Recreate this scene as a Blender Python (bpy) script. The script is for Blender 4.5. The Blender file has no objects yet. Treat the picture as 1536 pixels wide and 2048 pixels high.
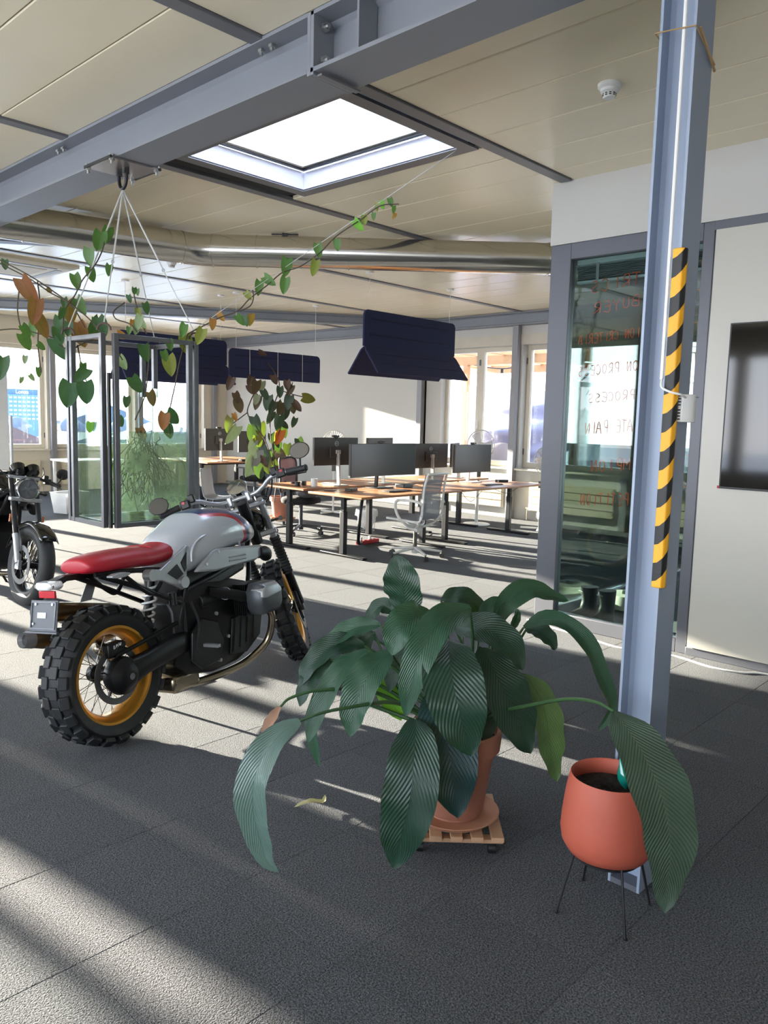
import bpy, math, random
from mathutils import Matrix, Vector, Euler, Quaternion
random.seed(7)
PI = math.pi
SC = bpy.context.scene
COL = SC.collection

# ---------------------------------------------------------------- camera
CAM_H = 1.55
F_PX, PITCH, ROLL, YAW = 1569.03, .115722, .024988, .758135
_f = Vector((math.cos(PITCH)*math.cos(YAW), math.cos(PITCH)*math.sin(YAW), -math.sin(PITCH)))
_r = _f.cross(Vector((0, 0, 1))).normalized()
_u = _r.cross(_f)
_R = math.cos(ROLL)*_r + math.sin(ROLL)*_u
_U = -math.sin(ROLL)*_r + math.cos(ROLL)*_u
cd = bpy.data.cameras.new('camera')
cam = bpy.data.objects.new('camera', cd)
COL.objects.link(cam)
cam.matrix_world = Matrix(((_R.x, _U.x, -_f.x, 0), (_R.y, _U.y, -_f.y, 0), (_R.z, _U.z, -_f.z, CAM_H), (0, 0, 0, 1)))
cd.sensor_fit = 'HORIZONTAL'
cd.sensor_width = 36
cd.lens = F_PX*36/1536
cd.clip_end = 600
SC.camera = cam

# ---------------------------------------------------------------- world, sun, exposure
SUN_AZ, SUN_EL = math.radians(98.2), math.radians(11.1)      # seen from the room, measured from +X
w = bpy.data.worlds.new('sky'); SC.world = w; w.use_nodes = True
nt = w.node_tree; nt.nodes.clear()
o = nt.nodes.new('ShaderNodeOutputWorld'); b = nt.nodes.new('ShaderNodeBackground')
tc = nt.nodes.new('ShaderNodeTexCoord'); sx = nt.nodes.new('ShaderNodeSeparateXYZ'); rp = nt.nodes.new('ShaderNodeValToRGB')
nt.links.new(tc.outputs['Generated'], sx.inputs[0]); nt.links.new(sx.outputs['Z'], rp.inputs[0])
e = rp.color_ramp.elements
e[0].position = 0; e[0].color = (.93, .95, 1, 1); e[1].position = .75; e[1].color = (.42, .62, 1, 1)
m_ = e.new(.18); m_.color = (.78, .88, 1, 1)
nt.links.new(rp.outputs[0], b.inputs['Color']); b.inputs['Strength'].default_value = 4.2
nt.links.new(b.outputs[0], o.inputs[0])
sd = bpy.data.lights.new('sun', 'SUN'); sd.energy = 24.0; sd.angle = math.radians(.55); sd.color = (1, .89, .74)
sun = bpy.data.objects.new('sun', sd); COL.objects.link(sun)
_s = Vector((math.cos(SUN_AZ)*math.cos(SUN_EL), math.sin(SUN_AZ)*math.cos(SUN_EL), math.sin(SUN_EL)))
sun.rotation_euler = _s.to_track_quat('Z', 'Y').to_euler()
sun.location = _s*30
SC.view_settings.view_transform = 'Standard'
SC.view_settings.look = 'None'
SC.view_settings.gamma = 1
SC.view_settings.use_curve_mapping = False
SC.view_settings.exposure = 1.6

# ---------------------------------------------------------------- helpers
def V(*a): return Vector(a)
def lin(h):
    r = []
    for i in (0, 2, 4):
        c = int(h[i:i+2], 16)/255
        r.append(c/12.92 if c <= .04045 else ((c+.055)/1.055)**2.4)
    return (*r, 1)
def frame(d, up=None):
    d = Vector(d).normalized()
    up = Vector(up) if up else (Vector((0, 0, 1)) if abs(d.z) < .95 else Vector((1, 0, 0)))
    s = up.cross(d).normalized()
    return s, d.cross(s), d
def catmull(pts, n=8):
    P = [Vector(p) for p in pts]; out = []
    for i in range(len(P)-1):
        a = P[i-1] if i else P[0]*2-P[1]; b_ = P[i]; c = P[i+1]; d = P[i+2] if i+2 < len(P) else c*2-b_
        for k in range(n):
            t = k/n
            out.append(.5*((2*b_)+(c-a)*t+(2*a-5*b_+4*c-d)*t*t+(3*b_-a-3*c+d)*t**3))
    out.append(P[-1]); return out
class MB:
    def __init__(s): s.v = []; s.f = []; s.uv = []
    def add(s, vs, fs):
        k = len(s.v); s.v += [Vector(p) for p in vs]; s.f += [tuple(i+k for i in f) for f in fs]; return s
    def box(s, c, sz, rz=0, R=None):
        M = R if R else Matrix.Rotation(rz, 3, 'Z'); c = Vector(c)
        q = [c+M @ Vector((x*sz[0]/2, y*sz[1]/2, z*sz[2]/2)) for z in (-1, 1) for y in (-1, 1) for x in (-1, 1)]
        return s.add(q, [(0, 2, 3, 1), (4, 5, 7, 6), (0, 1, 5, 4), (2, 6, 7, 3), (0, 4, 6, 2), (1, 3, 7, 5)])
    def b2(s, x0, x1, y0, y1, z0, z1):
        return s.box(((x0+x1)/2, (y0+y1)/2, (z0+z1)/2), (abs(x1-x0), abs(y1-y0), abs(z1-z0)))
    def bar(s, p0, p1, wd, h, up=None):
        p0 = Vector(p0); p1 = Vector(p1); a, b_, d = frame(p1-p0, up)
        M = Matrix((a, b_, d)).transposed()
        return s.box((p0+p1)/2, (wd, h, (p1-p0).length), R=M)
    def tube(s, pts, r, n=8, cap=True, flat=1):
        P = [Vector(p) for p in pts]; rs = r if isinstance(r, (list, tuple)) else [r]*len(P)
        a, b_, d = frame(P[1]-P[0]); vs = []; fs = []
        for i, p in enumerate(P):
            t = (P[min(i+1, len(P)-1)]-P[max(i-1, 0)]).normalized()
            q = d.rotation_difference(t); a = q @ a; b_ = q @ b_; d = t
            for k in range(n):
                th = 2*PI*k/n; vs.append(p+(a*math.cos(th)+b_*math.sin(th)*flat)*rs[i])
        for i in range(len(P)-1):
            for k in range(n):
                fs.append((i*n+k, i*n+(k+1) % n, (i+1)*n+(k+1) % n, (i+1)*n+k))
        if cap: fs.append(tuple(range(n-1, -1, -1))); fs.append(tuple(range((len(P)-1)*n, len(P)*n)))
        return s.add(vs, fs)
    def cyl(s, p0, p1, r, r2=None, n=16): return s.tube([p0, p1], [r, r if r2 is None else r2], n)
    def lathe(s, prof, n=32, c=(0, 0, 0), M=None, closed=False, cap=True):
        c = Vector(c); vs = []; fs = []; L = len(prof)
        for r, z in prof:
            for k in range(n):
                p = Vector((r*math.cos(2*PI*k/n), r*math.sin(2*PI*k/n), z)); vs.append(c+(M @ p if M else p))
        for i in range(L if closed else L-1):
            for k in range(n):
                j = (i+1) % L; fs.append((i*n+k, i*n+(k+1) % n, j*n+(k+1) % n, j*n+k))
        if cap and not closed:
            if prof[0][0] > 1e-5: fs.append(tuple(range(n-1, -1, -1)))
            if prof[-1][0] > 1e-5: fs.append(tuple(range((L-1)*n, L*n)))
        return s.add(vs, fs)
    def sph(s, c, r, n=12, sc=(1, 1, 1), M=None):
        m = max(6, n//2); pr = [(math.sin(PI*i/m), -math.cos(PI*i/m)) for i in range(m+1)]
        D = Matrix.Diagonal(Vector(sc)*r)
        return s.lathe([(max(a, 1e-4), b_) for a, b_ in pr], n, c, (M @ D) if M else D)
    def prism(s, poly, h, M=None):
        n = len(poly); M = M or Matrix()
        vs = [M @ Vector((x, y, z)) for z in (0, h) for x, y in poly]
        return s.add(vs, [tuple(range(n-1, -1, -1)), tuple(range(n, 2*n))]+[(i, (i+1) % n, n+(i+1) % n, n+i) for i in range(n)])
    def loft(s, secs, cap=True, ring=True):
        n = len(secs[0]); vs = [p for q in secs for p in q]; fs = []
        for i in range(len(secs)-1):
            for k in range(n if ring else n-1):
                fs.append((i*n+k, i*n+(k+1) % n, (i+1)*n+(k+1) % n, (i+1)*n+k))
        if cap: fs.append(tuple(range(n-1, -1, -1))); fs.append(tuple(range((len(secs)-1)*n, len(secs)*n)))
        return s.add(vs, fs)
    def xf(s, M): s.v = [M @ p for p in s.v]; return s
    def mesh(s, name, mat, smooth=38):
        me = bpy.data.meshes.new(name); me.from_pydata(s.v, [], s.f); me.update()
        if mat: me.materials.append(mat)
        if smooth:
            me.shade_smooth(); me.set_sharp_from_angle(angle=math.radians(smooth))
        return me
    def build(s, name, mat, parent=None, smooth=38, bevel=0, loc=None):
        return put(name, s.mesh(name, mat, smooth), parent, loc, bevel)
def put(name, me, parent=None, loc=None, bevel=0, rot=None, scale=None):
    ob = bpy.data.objects.new(name, me); COL.objects.link(ob)
    if parent: ob.parent = parent
    if loc: ob.location = loc
    if rot: ob.rotation_euler = rot
    if scale: ob.scale = scale if isinstance(scale, (tuple, list)) else (scale,)*3
    if bevel:
        b_ = ob.modifiers.new('bevel', 'BEVEL'); b_.width = bevel; b_.segments = 2; b_.limit_method = 'ANGLE'; b_.angle_limit = math.radians(40)
    return ob
def tag(ob, label, cat, group=None):
    ob['label'] = label; ob['category'] = cat
    if group: ob['group'] = group
    return ob
def thing(name, label, cat, loc=(0, 0, 0), rz=0, group=None):
    ob = put(name, None, None, loc, rot=(0, 0, rz)); ob.empty_display_size = .1
    return tag(ob, label, cat, group)
def struct(name, mb, mat, parent=None, smooth=38, bevel=0, label=None):
    ob = mb.build(name, mat, parent, smooth, bevel)
    ob['kind'] = 'structure'
    if label: ob['label'] = label
    return ob
def copy_tree(ob, loc=None, rz=None, label=None, parent=None, group=None):
    c = ob.copy(); COL.objects.link(c); c.parent = parent
    if parent: c.matrix_parent_inverse = ob.matrix_parent_inverse.copy()
    if loc is not None: c.location = loc
    if rz is not None: c.rotation_euler = (0, 0, rz)
    if label: c['label'] = label
    if group: c['group'] = group
    for ch in list(ob.children): copy_tree(ch, parent=c)
    return c

# ---------------------------------------------------------------- materials
MATS = {}
def nodes(name):
    m = bpy.data.materials.new(name); m.use_nodes = True
    t = m.node_tree; t.nodes.clear()
    return m, t, t.nodes.new('ShaderNodeOutputMaterial')
def mth(t, op, a, b_=None, c=None, clamp=False):
    n = t.nodes.new('ShaderNodeMath'); n.operation = op; n.use_clamp = clamp
    for i, x in enumerate((a, b_, c)):
        if x is None: continue
        if hasattr(x, 'is_output'): t.links.new(x, n.inputs[i])
        else: n.inputs[i].default_value = x
    return n.outputs[0]
def mixc(t, fac, a, b_):
    n = t.nodes.new('ShaderNodeMix'); n.data_type = 'RGBA'
    for i, x in ((0, fac), (6, a), (7, b_)):
        if hasattr(x, 'is_output'): t.links.new(x, n.inputs[i])
        else: n.inputs[i].default_value = x
    return n.outputs[2]
def noise(t, scale, detail=3, vec=None, rough=.55):
    n = t.nodes.new('ShaderNodeTexNoise'); n.inputs['Scale'].default_value = scale; n.inputs['Detail'].default_value = detail
    n.inputs['Roughness'].default_value = rough
    if vec: t.links.new(vec, n.inputs['Vector'])
    return n.outputs['Fac']
def coords(t, kind='Object'):
    return t.nodes.new('ShaderNodeTexCoord').outputs[kind]
def bump(t, h, strength=.3, dist=.01):
    n = t.nodes.new('ShaderNodeBump'); n.inputs['Strength'].default_value = strength; n.inputs['Distance'].default_value = dist
    t.links.new(h, n.inputs['Height']); return n.outputs[0]
def princ(t, col, rough=.5, metal=0, **k):
    n = t.nodes.new('ShaderNodeBsdfPrincipled')
    def st(key, x):
        if hasattr(x, 'is_output'): t.links.new(x, n.inputs[key])
        else: n.inputs[key].default_value = x
    st('Base Color', col); st('Roughness', rough); st('Metallic', metal)
    for a, x in k.items(): st(a.replace('_', ' '), x)
    return n
def M(name, col, rough=.5, metal=0, var=.06, vs=6, bs=0, bstr=.2, bd=.004, **k):
    """plain painted, metal or plastic surface with a little mottling and, if asked, fine relief"""
    if name in MATS: return MATS[name]
    m, t, out = nodes(name)
    c = lin(col) if isinstance(col, str) else col
    vec = coords(t)
    if var:
        n = noise(t, vs, 4, vec); d = tuple(x*(1-var*2) for x in c[:3])+(1,); l = tuple(min(1, x*(1+var)) for x in c[:3])+(1,)
        cc = mixc(t, n, d, l)
    else: cc = c
    p = princ(t, cc, rough, metal, **k)
    if bs: t.links.new(bump(t, noise(t, bs, 2, vec), bstr, bd), p.inputs['Normal'])
    t.links.new(p.outputs[0], out.inputs[0]); MATS[name] = m
    return m
# ---------------------------------------------------------------- surface materials
def mat_carpet():
    m, t, out = nodes('carpet_tile')
    geo = t.nodes.new('ShaderNodeNewGeometry'); pos = geo.outputs['Position']
    # tile id from its place on the floor grid: pile laid a quarter turn on every other tile
    sp = t.nodes.new('ShaderNodeSeparateXYZ'); t.links.new(pos, sp.inputs[0])
    ix = mth(t, 'FLOOR', mth(t, 'DIVIDE', mth(t, 'SUBTRACT', sp.outputs[0], TX0), TILE)); iy = mth(t, 'FLOOR', mth(t, 'DIVIDE', mth(t, 'SUBTRACT', sp.outputs[1], TY0), TILE))
    cb = t.nodes.new('ShaderNodeCombineXYZ'); t.links.new(ix, cb.inputs[0]); t.links.new(iy, cb.inputs[1])
    wn = t.nodes.new('ShaderNodeTexWhiteNoise'); t.links.new(cb.outputs[0], wn.inputs['Vector'])
    par = mth(t, 'MODULO', mth(t, 'ADD', ix, iy), 2)
    vor = t.nodes.new('ShaderNodeTexVoronoi'); vor.inputs['Scale'].default_value = 230; t.links.new(pos, vor.inputs['Vector'])
    n1 = noise(t, 170, 2, pos, .7); n2 = noise(t, 2.2, 3, pos)
    mr = t.nodes.new('ShaderNodeMapRange'); t.links.new(n1, mr.inputs[0]); mr.inputs[1].default_value = .3; mr.inputs[2].default_value = .72
    base = mixc(t, mr.outputs[0], lin('131519'), lin('7c7f84'))
    base = mixc(t, mth(t, 'MULTIPLY', vor.outputs['Distance'], .5), base, lin('26272a'))
    v = mth(t, 'ADD', mth(t, 'MULTIPLY', wn.outputs['Value'], .09), mth(t, 'ADD', mth(t, 'MULTIPLY', mth(t, 'ABSOLUTE', par), .05), mth(t, 'MULTIPLY', n2, .12)))
    hs = t.nodes.new('ShaderNodeHueSaturation'); t.links.new(base, hs.inputs['Color']); t.links.new(mth(t, 'ADD', v, .80), hs.inputs['Value'])
    p = princ(t, hs.outputs[0], .95, 0, Specular_IOR_Level=.1, Sheen_Weight=.05)
    h = mth(t, 'ADD', n1, mth(t, 'MULTIPLY', vor.outputs['Distance'], -.6))
    t.links.new(bump(t, h, .55, .006), p.inputs['Normal']); t.links.new(p.outputs[0], out.inputs[0])
    return m
TILE, TX0, TY0 = .5175, .93, 1.505
CARPET = mat_carpet()
STEEL = M('grey_painted_steel', '80838a', .45, .1, .04, 3)
STEEL_D = M('dark_grey_frame', '5d5f66', .4, .2, .03, 3)
PANEL = M('cream_metal_panel', 'efe3c6', .27, 0, .03, 1.2)
STRIP = M('grey_ceiling_strip', '77767a', .45, .2, .03)
GAP = M('dark_ceiling_void', '14130f', .9)
WHITE = M('white_wall_paint', 'bfbdb7', .75, 0, .02, 1.5)
CREAM = M('cream_wall_paint', 'cbc3b2', .7, 0, .02, 1.5)
WFRAME = M('cream_window_frame', 'cfc8b8', .4, 0, .02)
WSHADE = M('window_inner_reveal', 'c4bdae', .5)
PLAST_W = M('white_plastic', 'dfdfdc', .4, 0, .02)
BLACKP = M('black_plastic', '121315', .45, 0, .05)
def mat_glass(name, tint=(1, 1, 1, 1), refl=.09, rough=0):
    m, t, out = nodes(name)
    tr = t.nodes.new('ShaderNodeBsdfTransparent'); tr.inputs[0].default_value = tint
    gl = t.nodes.new('ShaderNodeBsdfGlossy'); gl.inputs['Roughness'].default_value = rough
    fr = t.nodes.new('ShaderNodeFresnel'); fr.inputs[0].default_value = 1.45
    mx = t.nodes.new('ShaderNodeMixShader')
    t.links.new(mth(t, 'MULTIPLY', fr.outputs[0], refl/.04*.5, clamp=True), mx.inputs[0]); t.links.new(tr.outputs[0], mx.inputs[1]); t.links.new(gl.outputs[0], mx.inputs[2])
    t.links.new(mx.outputs[0], out.inputs[0]); return m
GLASS = mat_glass('window_glass', (.97, .985, .98, 1), .06)
GLASS_P = mat_glass('partition_glass', (.80, .88, .85, 1), .07)

# ---------------------------------------------------------------- room numbers (metres)
CEIL = 3.34
XB, YL = 10.9, 15.5                   # inner faces of the back wall and the long window wall
X0, Y0 = -4.2, -2.6                   # the floor runs on behind the camera
XG, YG = 5.27, 3.33                   # corner of the glazed meeting room

# floor: slab plus carpet tiles
mb = MB(); mb.b2(X0, XB+.3, Y0, YL+.3, -.35, -.012)
floor = struct('floor', mb, M('floor_slab', '3a3a3a', .9))
g = .0005; hs_ = TILE/2-g
tm = MB(); tm.loft([[V(-hs_, -hs_, -.012), V(hs_, -hs_, -.012), V(hs_, hs_, -.012), V(-hs_, hs_, -.012)],
                    [V(-hs_, -hs_, -.0012), V(hs_, -hs_, -.0012), V(hs_, hs_, -.0012), V(-hs_, hs_, -.0012)],
                    [V(-hs_+.002, -hs_+.002, 0), V(hs_-.002, -hs_+.002, 0), V(hs_-.002, hs_-.002, 0), V(-hs_+.002, hs_-.002, 0)]])
tile_me = tm.mesh('carpet_tile', CARPET, 20)
cells = []
for i in range(-10, 20):
    for j in range(-8, 28):
        x, y = TX0+(i+.5)*TILE, TY0+(j+.5)*TILE
        if x < X0+.2 or x > XB-.1 or y < Y0+.2 or y > YL-.1: continue
        fw = x*math.cos(YAW)+y*math.sin(YAW); lt = x*math.sin(YAW)-y*math.cos(YAW)
        vis = fw > 1.2 and abs(lt) < fw*.52+.4
        cells.append((0 if vis else 1, fw if vis else abs(fw), x, y))
cells.sort()
for _, _, x, y in cells[:290]: put('carpet_tile', tile_me, floor, (x, y, 0))
rest = MB()
for _, _, x, y in cells[290:]:
    rest.add([p+V(x, y, 0) for p in tm.v], tm.f)
ro = rest.build('carpet_tiles', CARPET, floor, 20); ro['kind'] = 'stuff'

# ceiling: slab with the skylight cut out, panels, strips
mb = MB()
SKX, SKY = (3.07, 4.26), (3.32, 5.0)
mb.b2(X0, SKX[0], Y0, YL, CEIL+.03, CEIL+.16); mb.b2(SKX[1], XB, Y0, YL, CEIL+.03, CEIL+.16)
mb.b2(SKX[0], SKX[1], Y0, SKY[0], CEIL+.03, CEIL+.16); mb.b2(SKX[0], SKX[1], SKY[1], YL, CEIL+.03, CEIL+.16)
ceiling = struct('ceiling', mb, GAP)
PW, PY, PY0 = .43, 2.04, 3.21
def panel_mesh(wx, wy):
    p = MB(); a, b_ = wx/2-.0025, wy/2-.052
    p.loft([[V(-a, -b_, .028), V(a, -b_, .028), V(a, b_, .028), V(-a, b_, .028)],
            [V(-a, -b_, .004), V(a, -b_, .004), V(a, b_, .004), V(-a, b_, .004)],
            [V(-a+.006, -b_+.004, 0), V(a-.006, -b_+.004, 0), V(a-.006, b_-.004, 0), V(-a+.006, b_-.004, 0)]])
    return p.mesh('ceiling_panel', PANEL, 20)
pm = panel_mesh(PW, PY)
for i in range(-13, 22):
    for j in range(-3, 6):
        xa, ya = 1.57+i*PW, PY0+j*PY
        xb, yb = xa+PW, ya+PY
        if xa < X0 or xb > XB+.2 or ya < Y0-.5 or ya > YL-.6: continue
        if xa < -1.6 and ya < 1: continue
        if j == 0 and xb > 2.72 and xa < 4.25: continue           # skylight bay
        me = pm
        if yb > YL: me = panel_mesh(PW, YL-ya); yb = YL
        put('ceiling_panel', me, ceiling, ((xa+xb)/2, (ya+yb)/2, CEIL))
# narrow infill panels round the skylight
put('ceiling_panel', panel_mesh(.27, PY), ceiling, (4.44, PY0+PY/2, CEIL))
put('ceiling_panel', panel_mesh(.36, PY), ceiling, (2.88, PY0+PY/2, CEIL))
k = 0
for j in range(-2, 6):
    y = PY0+j*PY; k += 1
    mb = MB(); mb.b2(X0, XG-.02 if j == 0 else XB, y-.045, y+.045, CEIL-.012, CEIL+.02)
    struct('trim_%d' % k, mb, STRIP, bevel=.003)

# skylight
SKX, SKY = (3.14, 4.19), (3.39, 4.93)
x0, x1 = SKX; y0, y1 = SKY
LAV = M('skylight_frame_white', 'cdcbd6', .5, 0, .02)
sl = thing('skylight', 'square roof light with white shaft cut into the ceiling', 'skylight', ((x0+x1)/2, (y0+y1)/2, CEIL))
cx, cy = (x1-x0)/2, (y1-y0)/2
def ring(hx, hy, th, za, zb, hx2=None, hy2=None):
    m = MB(); hx2 = hx if hx2 is None else hx2; hy2 = hy if hy2 is None else hy2
    q = lambda a, b_, z: [V(-a, -b_, z), V(a, -b_, z), V(a, b_, z), V(-a, b_, z)]
    m.loft([q(hx, hy, za), q(hx2, hy2, zb), q(hx2+th, hy2+th, zb), q(hx+th, hy+th, za), q(hx, hy, za)], cap=False); return m
ring(cx, cy, .05, -.004, .13).build('lower_frame', LAV, sl, 20)
ring(cx, cy, .10, -.012, .002).build('flange', STRIP, sl, 20)
ring(cx-.035, cy-.035, .03, .135, .15).build('seal', BLACKP, sl, 20)
ring(cx-.05, cy-.05, .05, .155, .75, cx-.16, cy-.16).build('shaft', M('skylight_shaft', 'e9e6e2', .6, 0, .01), sl, 20)
m, t, out = nodes('skylight_dome')
tr = t.nodes.new('ShaderNodeBsdfTransparent'); tl = t.nodes.new('ShaderNodeBsdfTranslucent'); mx = t.nodes.new('ShaderNodeMixShader')
tl.inputs[0].default_value = (.95, .97, 1, 1); mx.inputs[0].default_value = .55
t.links.new(tr.outputs[0], mx.inputs[1]); t.links.new(tl.outputs[0], mx.inputs[2]); t.links.new(mx.outputs[0], out.inputs[0])
dm = MB(); n = 12; vs = []; fs = []
for a in range(n+1):
    for c in range(n+1):
        u, v_ = a/n*2-1, c/n*2-1
        vs.append(V(u*(cx-.13), v_*(cy-.13), .75+.16*(1-u*u)*(1-v_*v_)))
for a in range(n):
    for c in range(n): fs.append((a*(n+1)+c, (a+1)*(n+1)+c, (a+1)*(n+1)+c+1, a*(n+1)+c+1))
dm.add(vs, fs); dm.build('dome', m, sl, 60)
mb = MB(); mb.b2(SKX[0]-.02, SKX[1]+.02, 5.06, 5.15, CEIL-.002, CEIL+.01); struct('trim_20', mb, GAP)
mb = MB(); mb.b2(SKX[0]-.02, SKX[1]+.02, 3.30, 3.335, CEIL-.002, CEIL+.01); struct('trim_21', mb, GAP)

# I-beams
def ibeam(p0, p1, wd, h, tf=.018, tw=.012, r=.02):
    prof = [(-wd/2, 0), (wd/2, 0), (wd/2, tf), (tw/2+r, tf), (tw/2, tf+r), (tw/2, h-tf-r), (tw/2+r, h-tf), (wd/2, h-tf), (wd/2, h),
            (-wd/2, h), (-wd/2, h-tf), (-tw/2-r, h-tf), (-tw/2, h-tf-r), (-tw/2, tf+r), (-tw/2-r, tf), (-wd/2, tf)]
    a, b_, d = frame(Vector(p1)-Vector(p0), (0, 0, 1) if abs((Vector(p1)-Vector(p0)).normalized().z) < .9 else None)
    m = MB(); L = (Vector(p1)-Vector(p0)).length
    m.prism(prof, L, Matrix.Translation(p0) @ Matrix((a, b_, d)).transposed().to_4x4()); return m
BX, BZ, BH, BW = 2.5525, 3.083, CEIL-3.083, .255
beam = thing('roof_beam', 'grey steel I-beam carrying the plant tank hook, running to the far left', 'beam', (BX, 2.84, BZ))
ibeam((0, 0, 0), (0, YL-2.84, 0), BW, BH).build('beam_section', STEEL, beam)
mb = MB(); mb.b2(-.1275, .1275, -.022, 0, -.012, BH); mb.build('end_plate', STEEL, beam, bevel=.002)
bolt = MB(); bolt.cyl((0, 0, -.006), (0, 0, .006), .018, n=6); bolt.cyl((0, 0, -.02), (0, 0, .02), .009, n=8)
bz = M('zinc_bolt', 'a9a9a6', .35, .8)
bolt_me = bolt.mesh('bolt', bz)
for y in (.32, .40, 2.55, 2.63): put('bolt', bolt_me, beam, (-.075, y, BH-.03), rot=(0, 0, .3))
beam2 = thing('roof_beam', 'nearer grey steel I-beam with a stiffener plate beside the skylight corner', 'beam', (BX, 2.818, BZ))
ibeam((0, 0, 0), (0, Y0-2.818, 0), BW, BH).build('beam_section', STEEL, beam2)
mb = MB(); mb.b2(-.1275, .1275, -.022, 0, -.012, BH); mb.build('end_plate', STEEL, beam2, bevel=.002)
mb = MB(); mb.b2(-.12, -.01, -.30, -.288, .02, BH-.02); mb.build('stiffener', STEEL, beam2)
for z in (.06, .20): put('bolt', bolt_me, beam2, (-.07, -.035, z), rot=(PI/2, 0, 0), scale=1.2)
mb = MB(); mb.b2(-.11, .13, -.06, -.03, -.02, -.012); mb.build('splice_plate', STRIP, beam2)
# further beams
def beam_thing(label, p0, p1, wd, h):
    t_ = thing('roof_beam', label, 'beam', p0)
    ibeam((0, 0, 0), Vector(p1)-Vector(p0), wd, h).build('beam_section', STEEL, t_); return t_
beam_thing('long grey steel beam crossing the far ceiling at an angle above the lamps', (2.4, 15.3, CEIL-.17), (10.7, 9.06, CEIL-.17), .16, .165)
beam_thing('short grey steel beam at the left edge behind the silver duct', (1.9, 9.1, CEIL-.16), (4.3, 7.22, CEIL-.16), .14, .155)
beam_thing('grey steel beam along the top of the back wall over the windows', (XB-.09, YL, 3.13), (XB-.09, YG+.02, 3.13), .17, CEIL-3.135)

# ---------------------------------------------------------------- walls with windows
def window(name, org, ax, w0, w1, sill, head, inward, mullions=(), handle=None, frame_w=.075):
    """window in the plane through org along ax; inward = unit vector into the room"""
    ax = Vector(ax); inn = Vector(inward)
    def P(u, d, z): return Vector(org)+ax*u+inn*d+V(0, 0, z)
    def slab(u0, u1, d0, d1, z0, z1):
        m = MB(); q = lambda z: [P(u0, d0, z), P(u1, d0, z), P(u1, d1, z), P(u0, d1, z)]
        m.loft([q(z0), q(z1)]); return m
    fw = frame_w
    root = slab(w0, w1, -.12, -.04, sill-.03, sill)
    ob = struct(name, root, WFRAME)
    cuts = [w0]+list(mullions)+[w1]
    for a, b_ in zip(cuts[:-1], cuts[1:]):
        fm = MB()
        for sub in (slab(a, a+fw, -.11, -.02, sill, head), slab(b_-fw, b_, -.11, -.02, sill, head), slab(a+fw, b_-fw, -.11, -.02, sill, sill+fw), slab(a+fw, b_-fw, -.11, -.02, head-fw, head)):
            fm.add(sub.v, sub.f)
        fm.build('sash_frame', WFRAME, ob, bevel=.004)
        slab(a+fw, b_-fw, -.07, -.06, sill+fw, head-fw).build('pane', GLASS, ob)
        hm = MB()
        for z in (sill+.25, head-.25):
            s_ = slab(b_-.012, b_+.012, -.02, .0, z-.05, z+.05); hm.add(s_.v, s_.f)
        hm.build('hinge', STEEL_D, ob)
    if handle is not None:
        s_ = slab(handle-.012, handle+.012, -.02, .02, 1.45, 1.6); s2 = slab(handle-.012, handle+.012, .02, .035, 1.38, 1.5); s_.add(s2.v, s2.f)
        s_.build('handle', PLAST_W, ob, bevel=.003)
    return ob
def radiator(label, org, ax, inn, L, z0, z1):
    r = thing('radiator', label, 'radiator', org, math.atan2(ax[1], ax[0]), 'cream panel radiators under the windows')
    sgn = 1 if Vector((-ax[1], ax[0], 0)).dot(Vector(inn)) > 0 else -1
    b_ = MB(); b_.b2(0, L, sgn*.03, sgn*.075, z0, z1); b_.build('body', RADM, r)
    n_ = 4; h = (z1-z0)/n_; fm = MB(); fm.b2(.006, L-.006, sgn*.075, sgn*.088, .006, h-.006)
    me = fm.mesh('fin_panel', RADM, 30)
    for i in range(n_): put('fin_panel', me, r, (0, 0, z0+i*h), bevel=.004)
    v_ = MB(); v_.cyl((L+.04, sgn*.05, z0+.02), (L+.04, sgn*.05, 0), .009, n=8); v_.cyl((L, sgn*.05, z0+.03), (L+.07, sgn*.05, z0+.03), .014, n=8)
    v_.build('valve_pipe', RADM, r)
RADM = M('cream_radiator', 'c9bfa6', .4, .05, .02)
SILL, HEAD = .85, 2.83
# window wall on the left (plane y = YL)
# solid pieces between the window openings, right to left (centre, half width)
piers_l = [(10.75, .47), (8.65, .09), (6.77, .09), (4.89, .09), (3.66, .055), (2.2, .09), (.73, .05), (-.155, .205), (-.62, .22), (-1.06, .03), (-2.5, .09), (-4.3, .09)]  # out-of-view piers at the left are added to shade the carpet in stripes
mb = MB(); mb.b2(X0-2, XB+.25, YL, YL+.25, -.3, SILL-.03); mb.b2(X0-2, XB+.25, YL, YL+.25, HEAD, CEIL+.15)
for p, h_ in piers_l: mb.b2(p-h_, p+h_, YL, YL+.25, SILL-.03, HEAD)
struct('wall_left', mb, CREAM)
STEELP = M('grey_post', '8a8b90', .5, .1)
k = 0
for (a, ah), (b_, bh) in zip(piers_l[1:], piers_l[:-1]):
    if b_-bh-a-ah < .2: continue
    k += 1; window('window_%d' % k, (0, YL+.12, 0), (1, 0, 0), a+ah, b_-bh, SILL, HEAD, (0, -1, 0), mullions=(), frame_w=.075 if a > 4 else .03)
    if a > 4: radiator(['', 'cream radiator under the far corner window', 'cream radiator behind the plant tank under the window', 'cream radiator under the window left of the grey post'][min(k, 3)], (a+.15, YL, 0), (1, 0, 0), (0, -1, 0), 1.45, .12, .62)
for i, p in enumerate((10.53, 8.65, 6.77, 4.89)):
    pm_ = MB(); pm_.b2(p-.05, p+.05, YL-.10, YL, 0, CEIL)
    struct('trim_%d' % (30+i), pm_, STEELP, bevel=.004)
mb = MB(); mb.b2(X0, XB, YL-.012, YL, HEAD+.005, HEAD+.16); struct('trim_40', mb, WSHADE)
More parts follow.
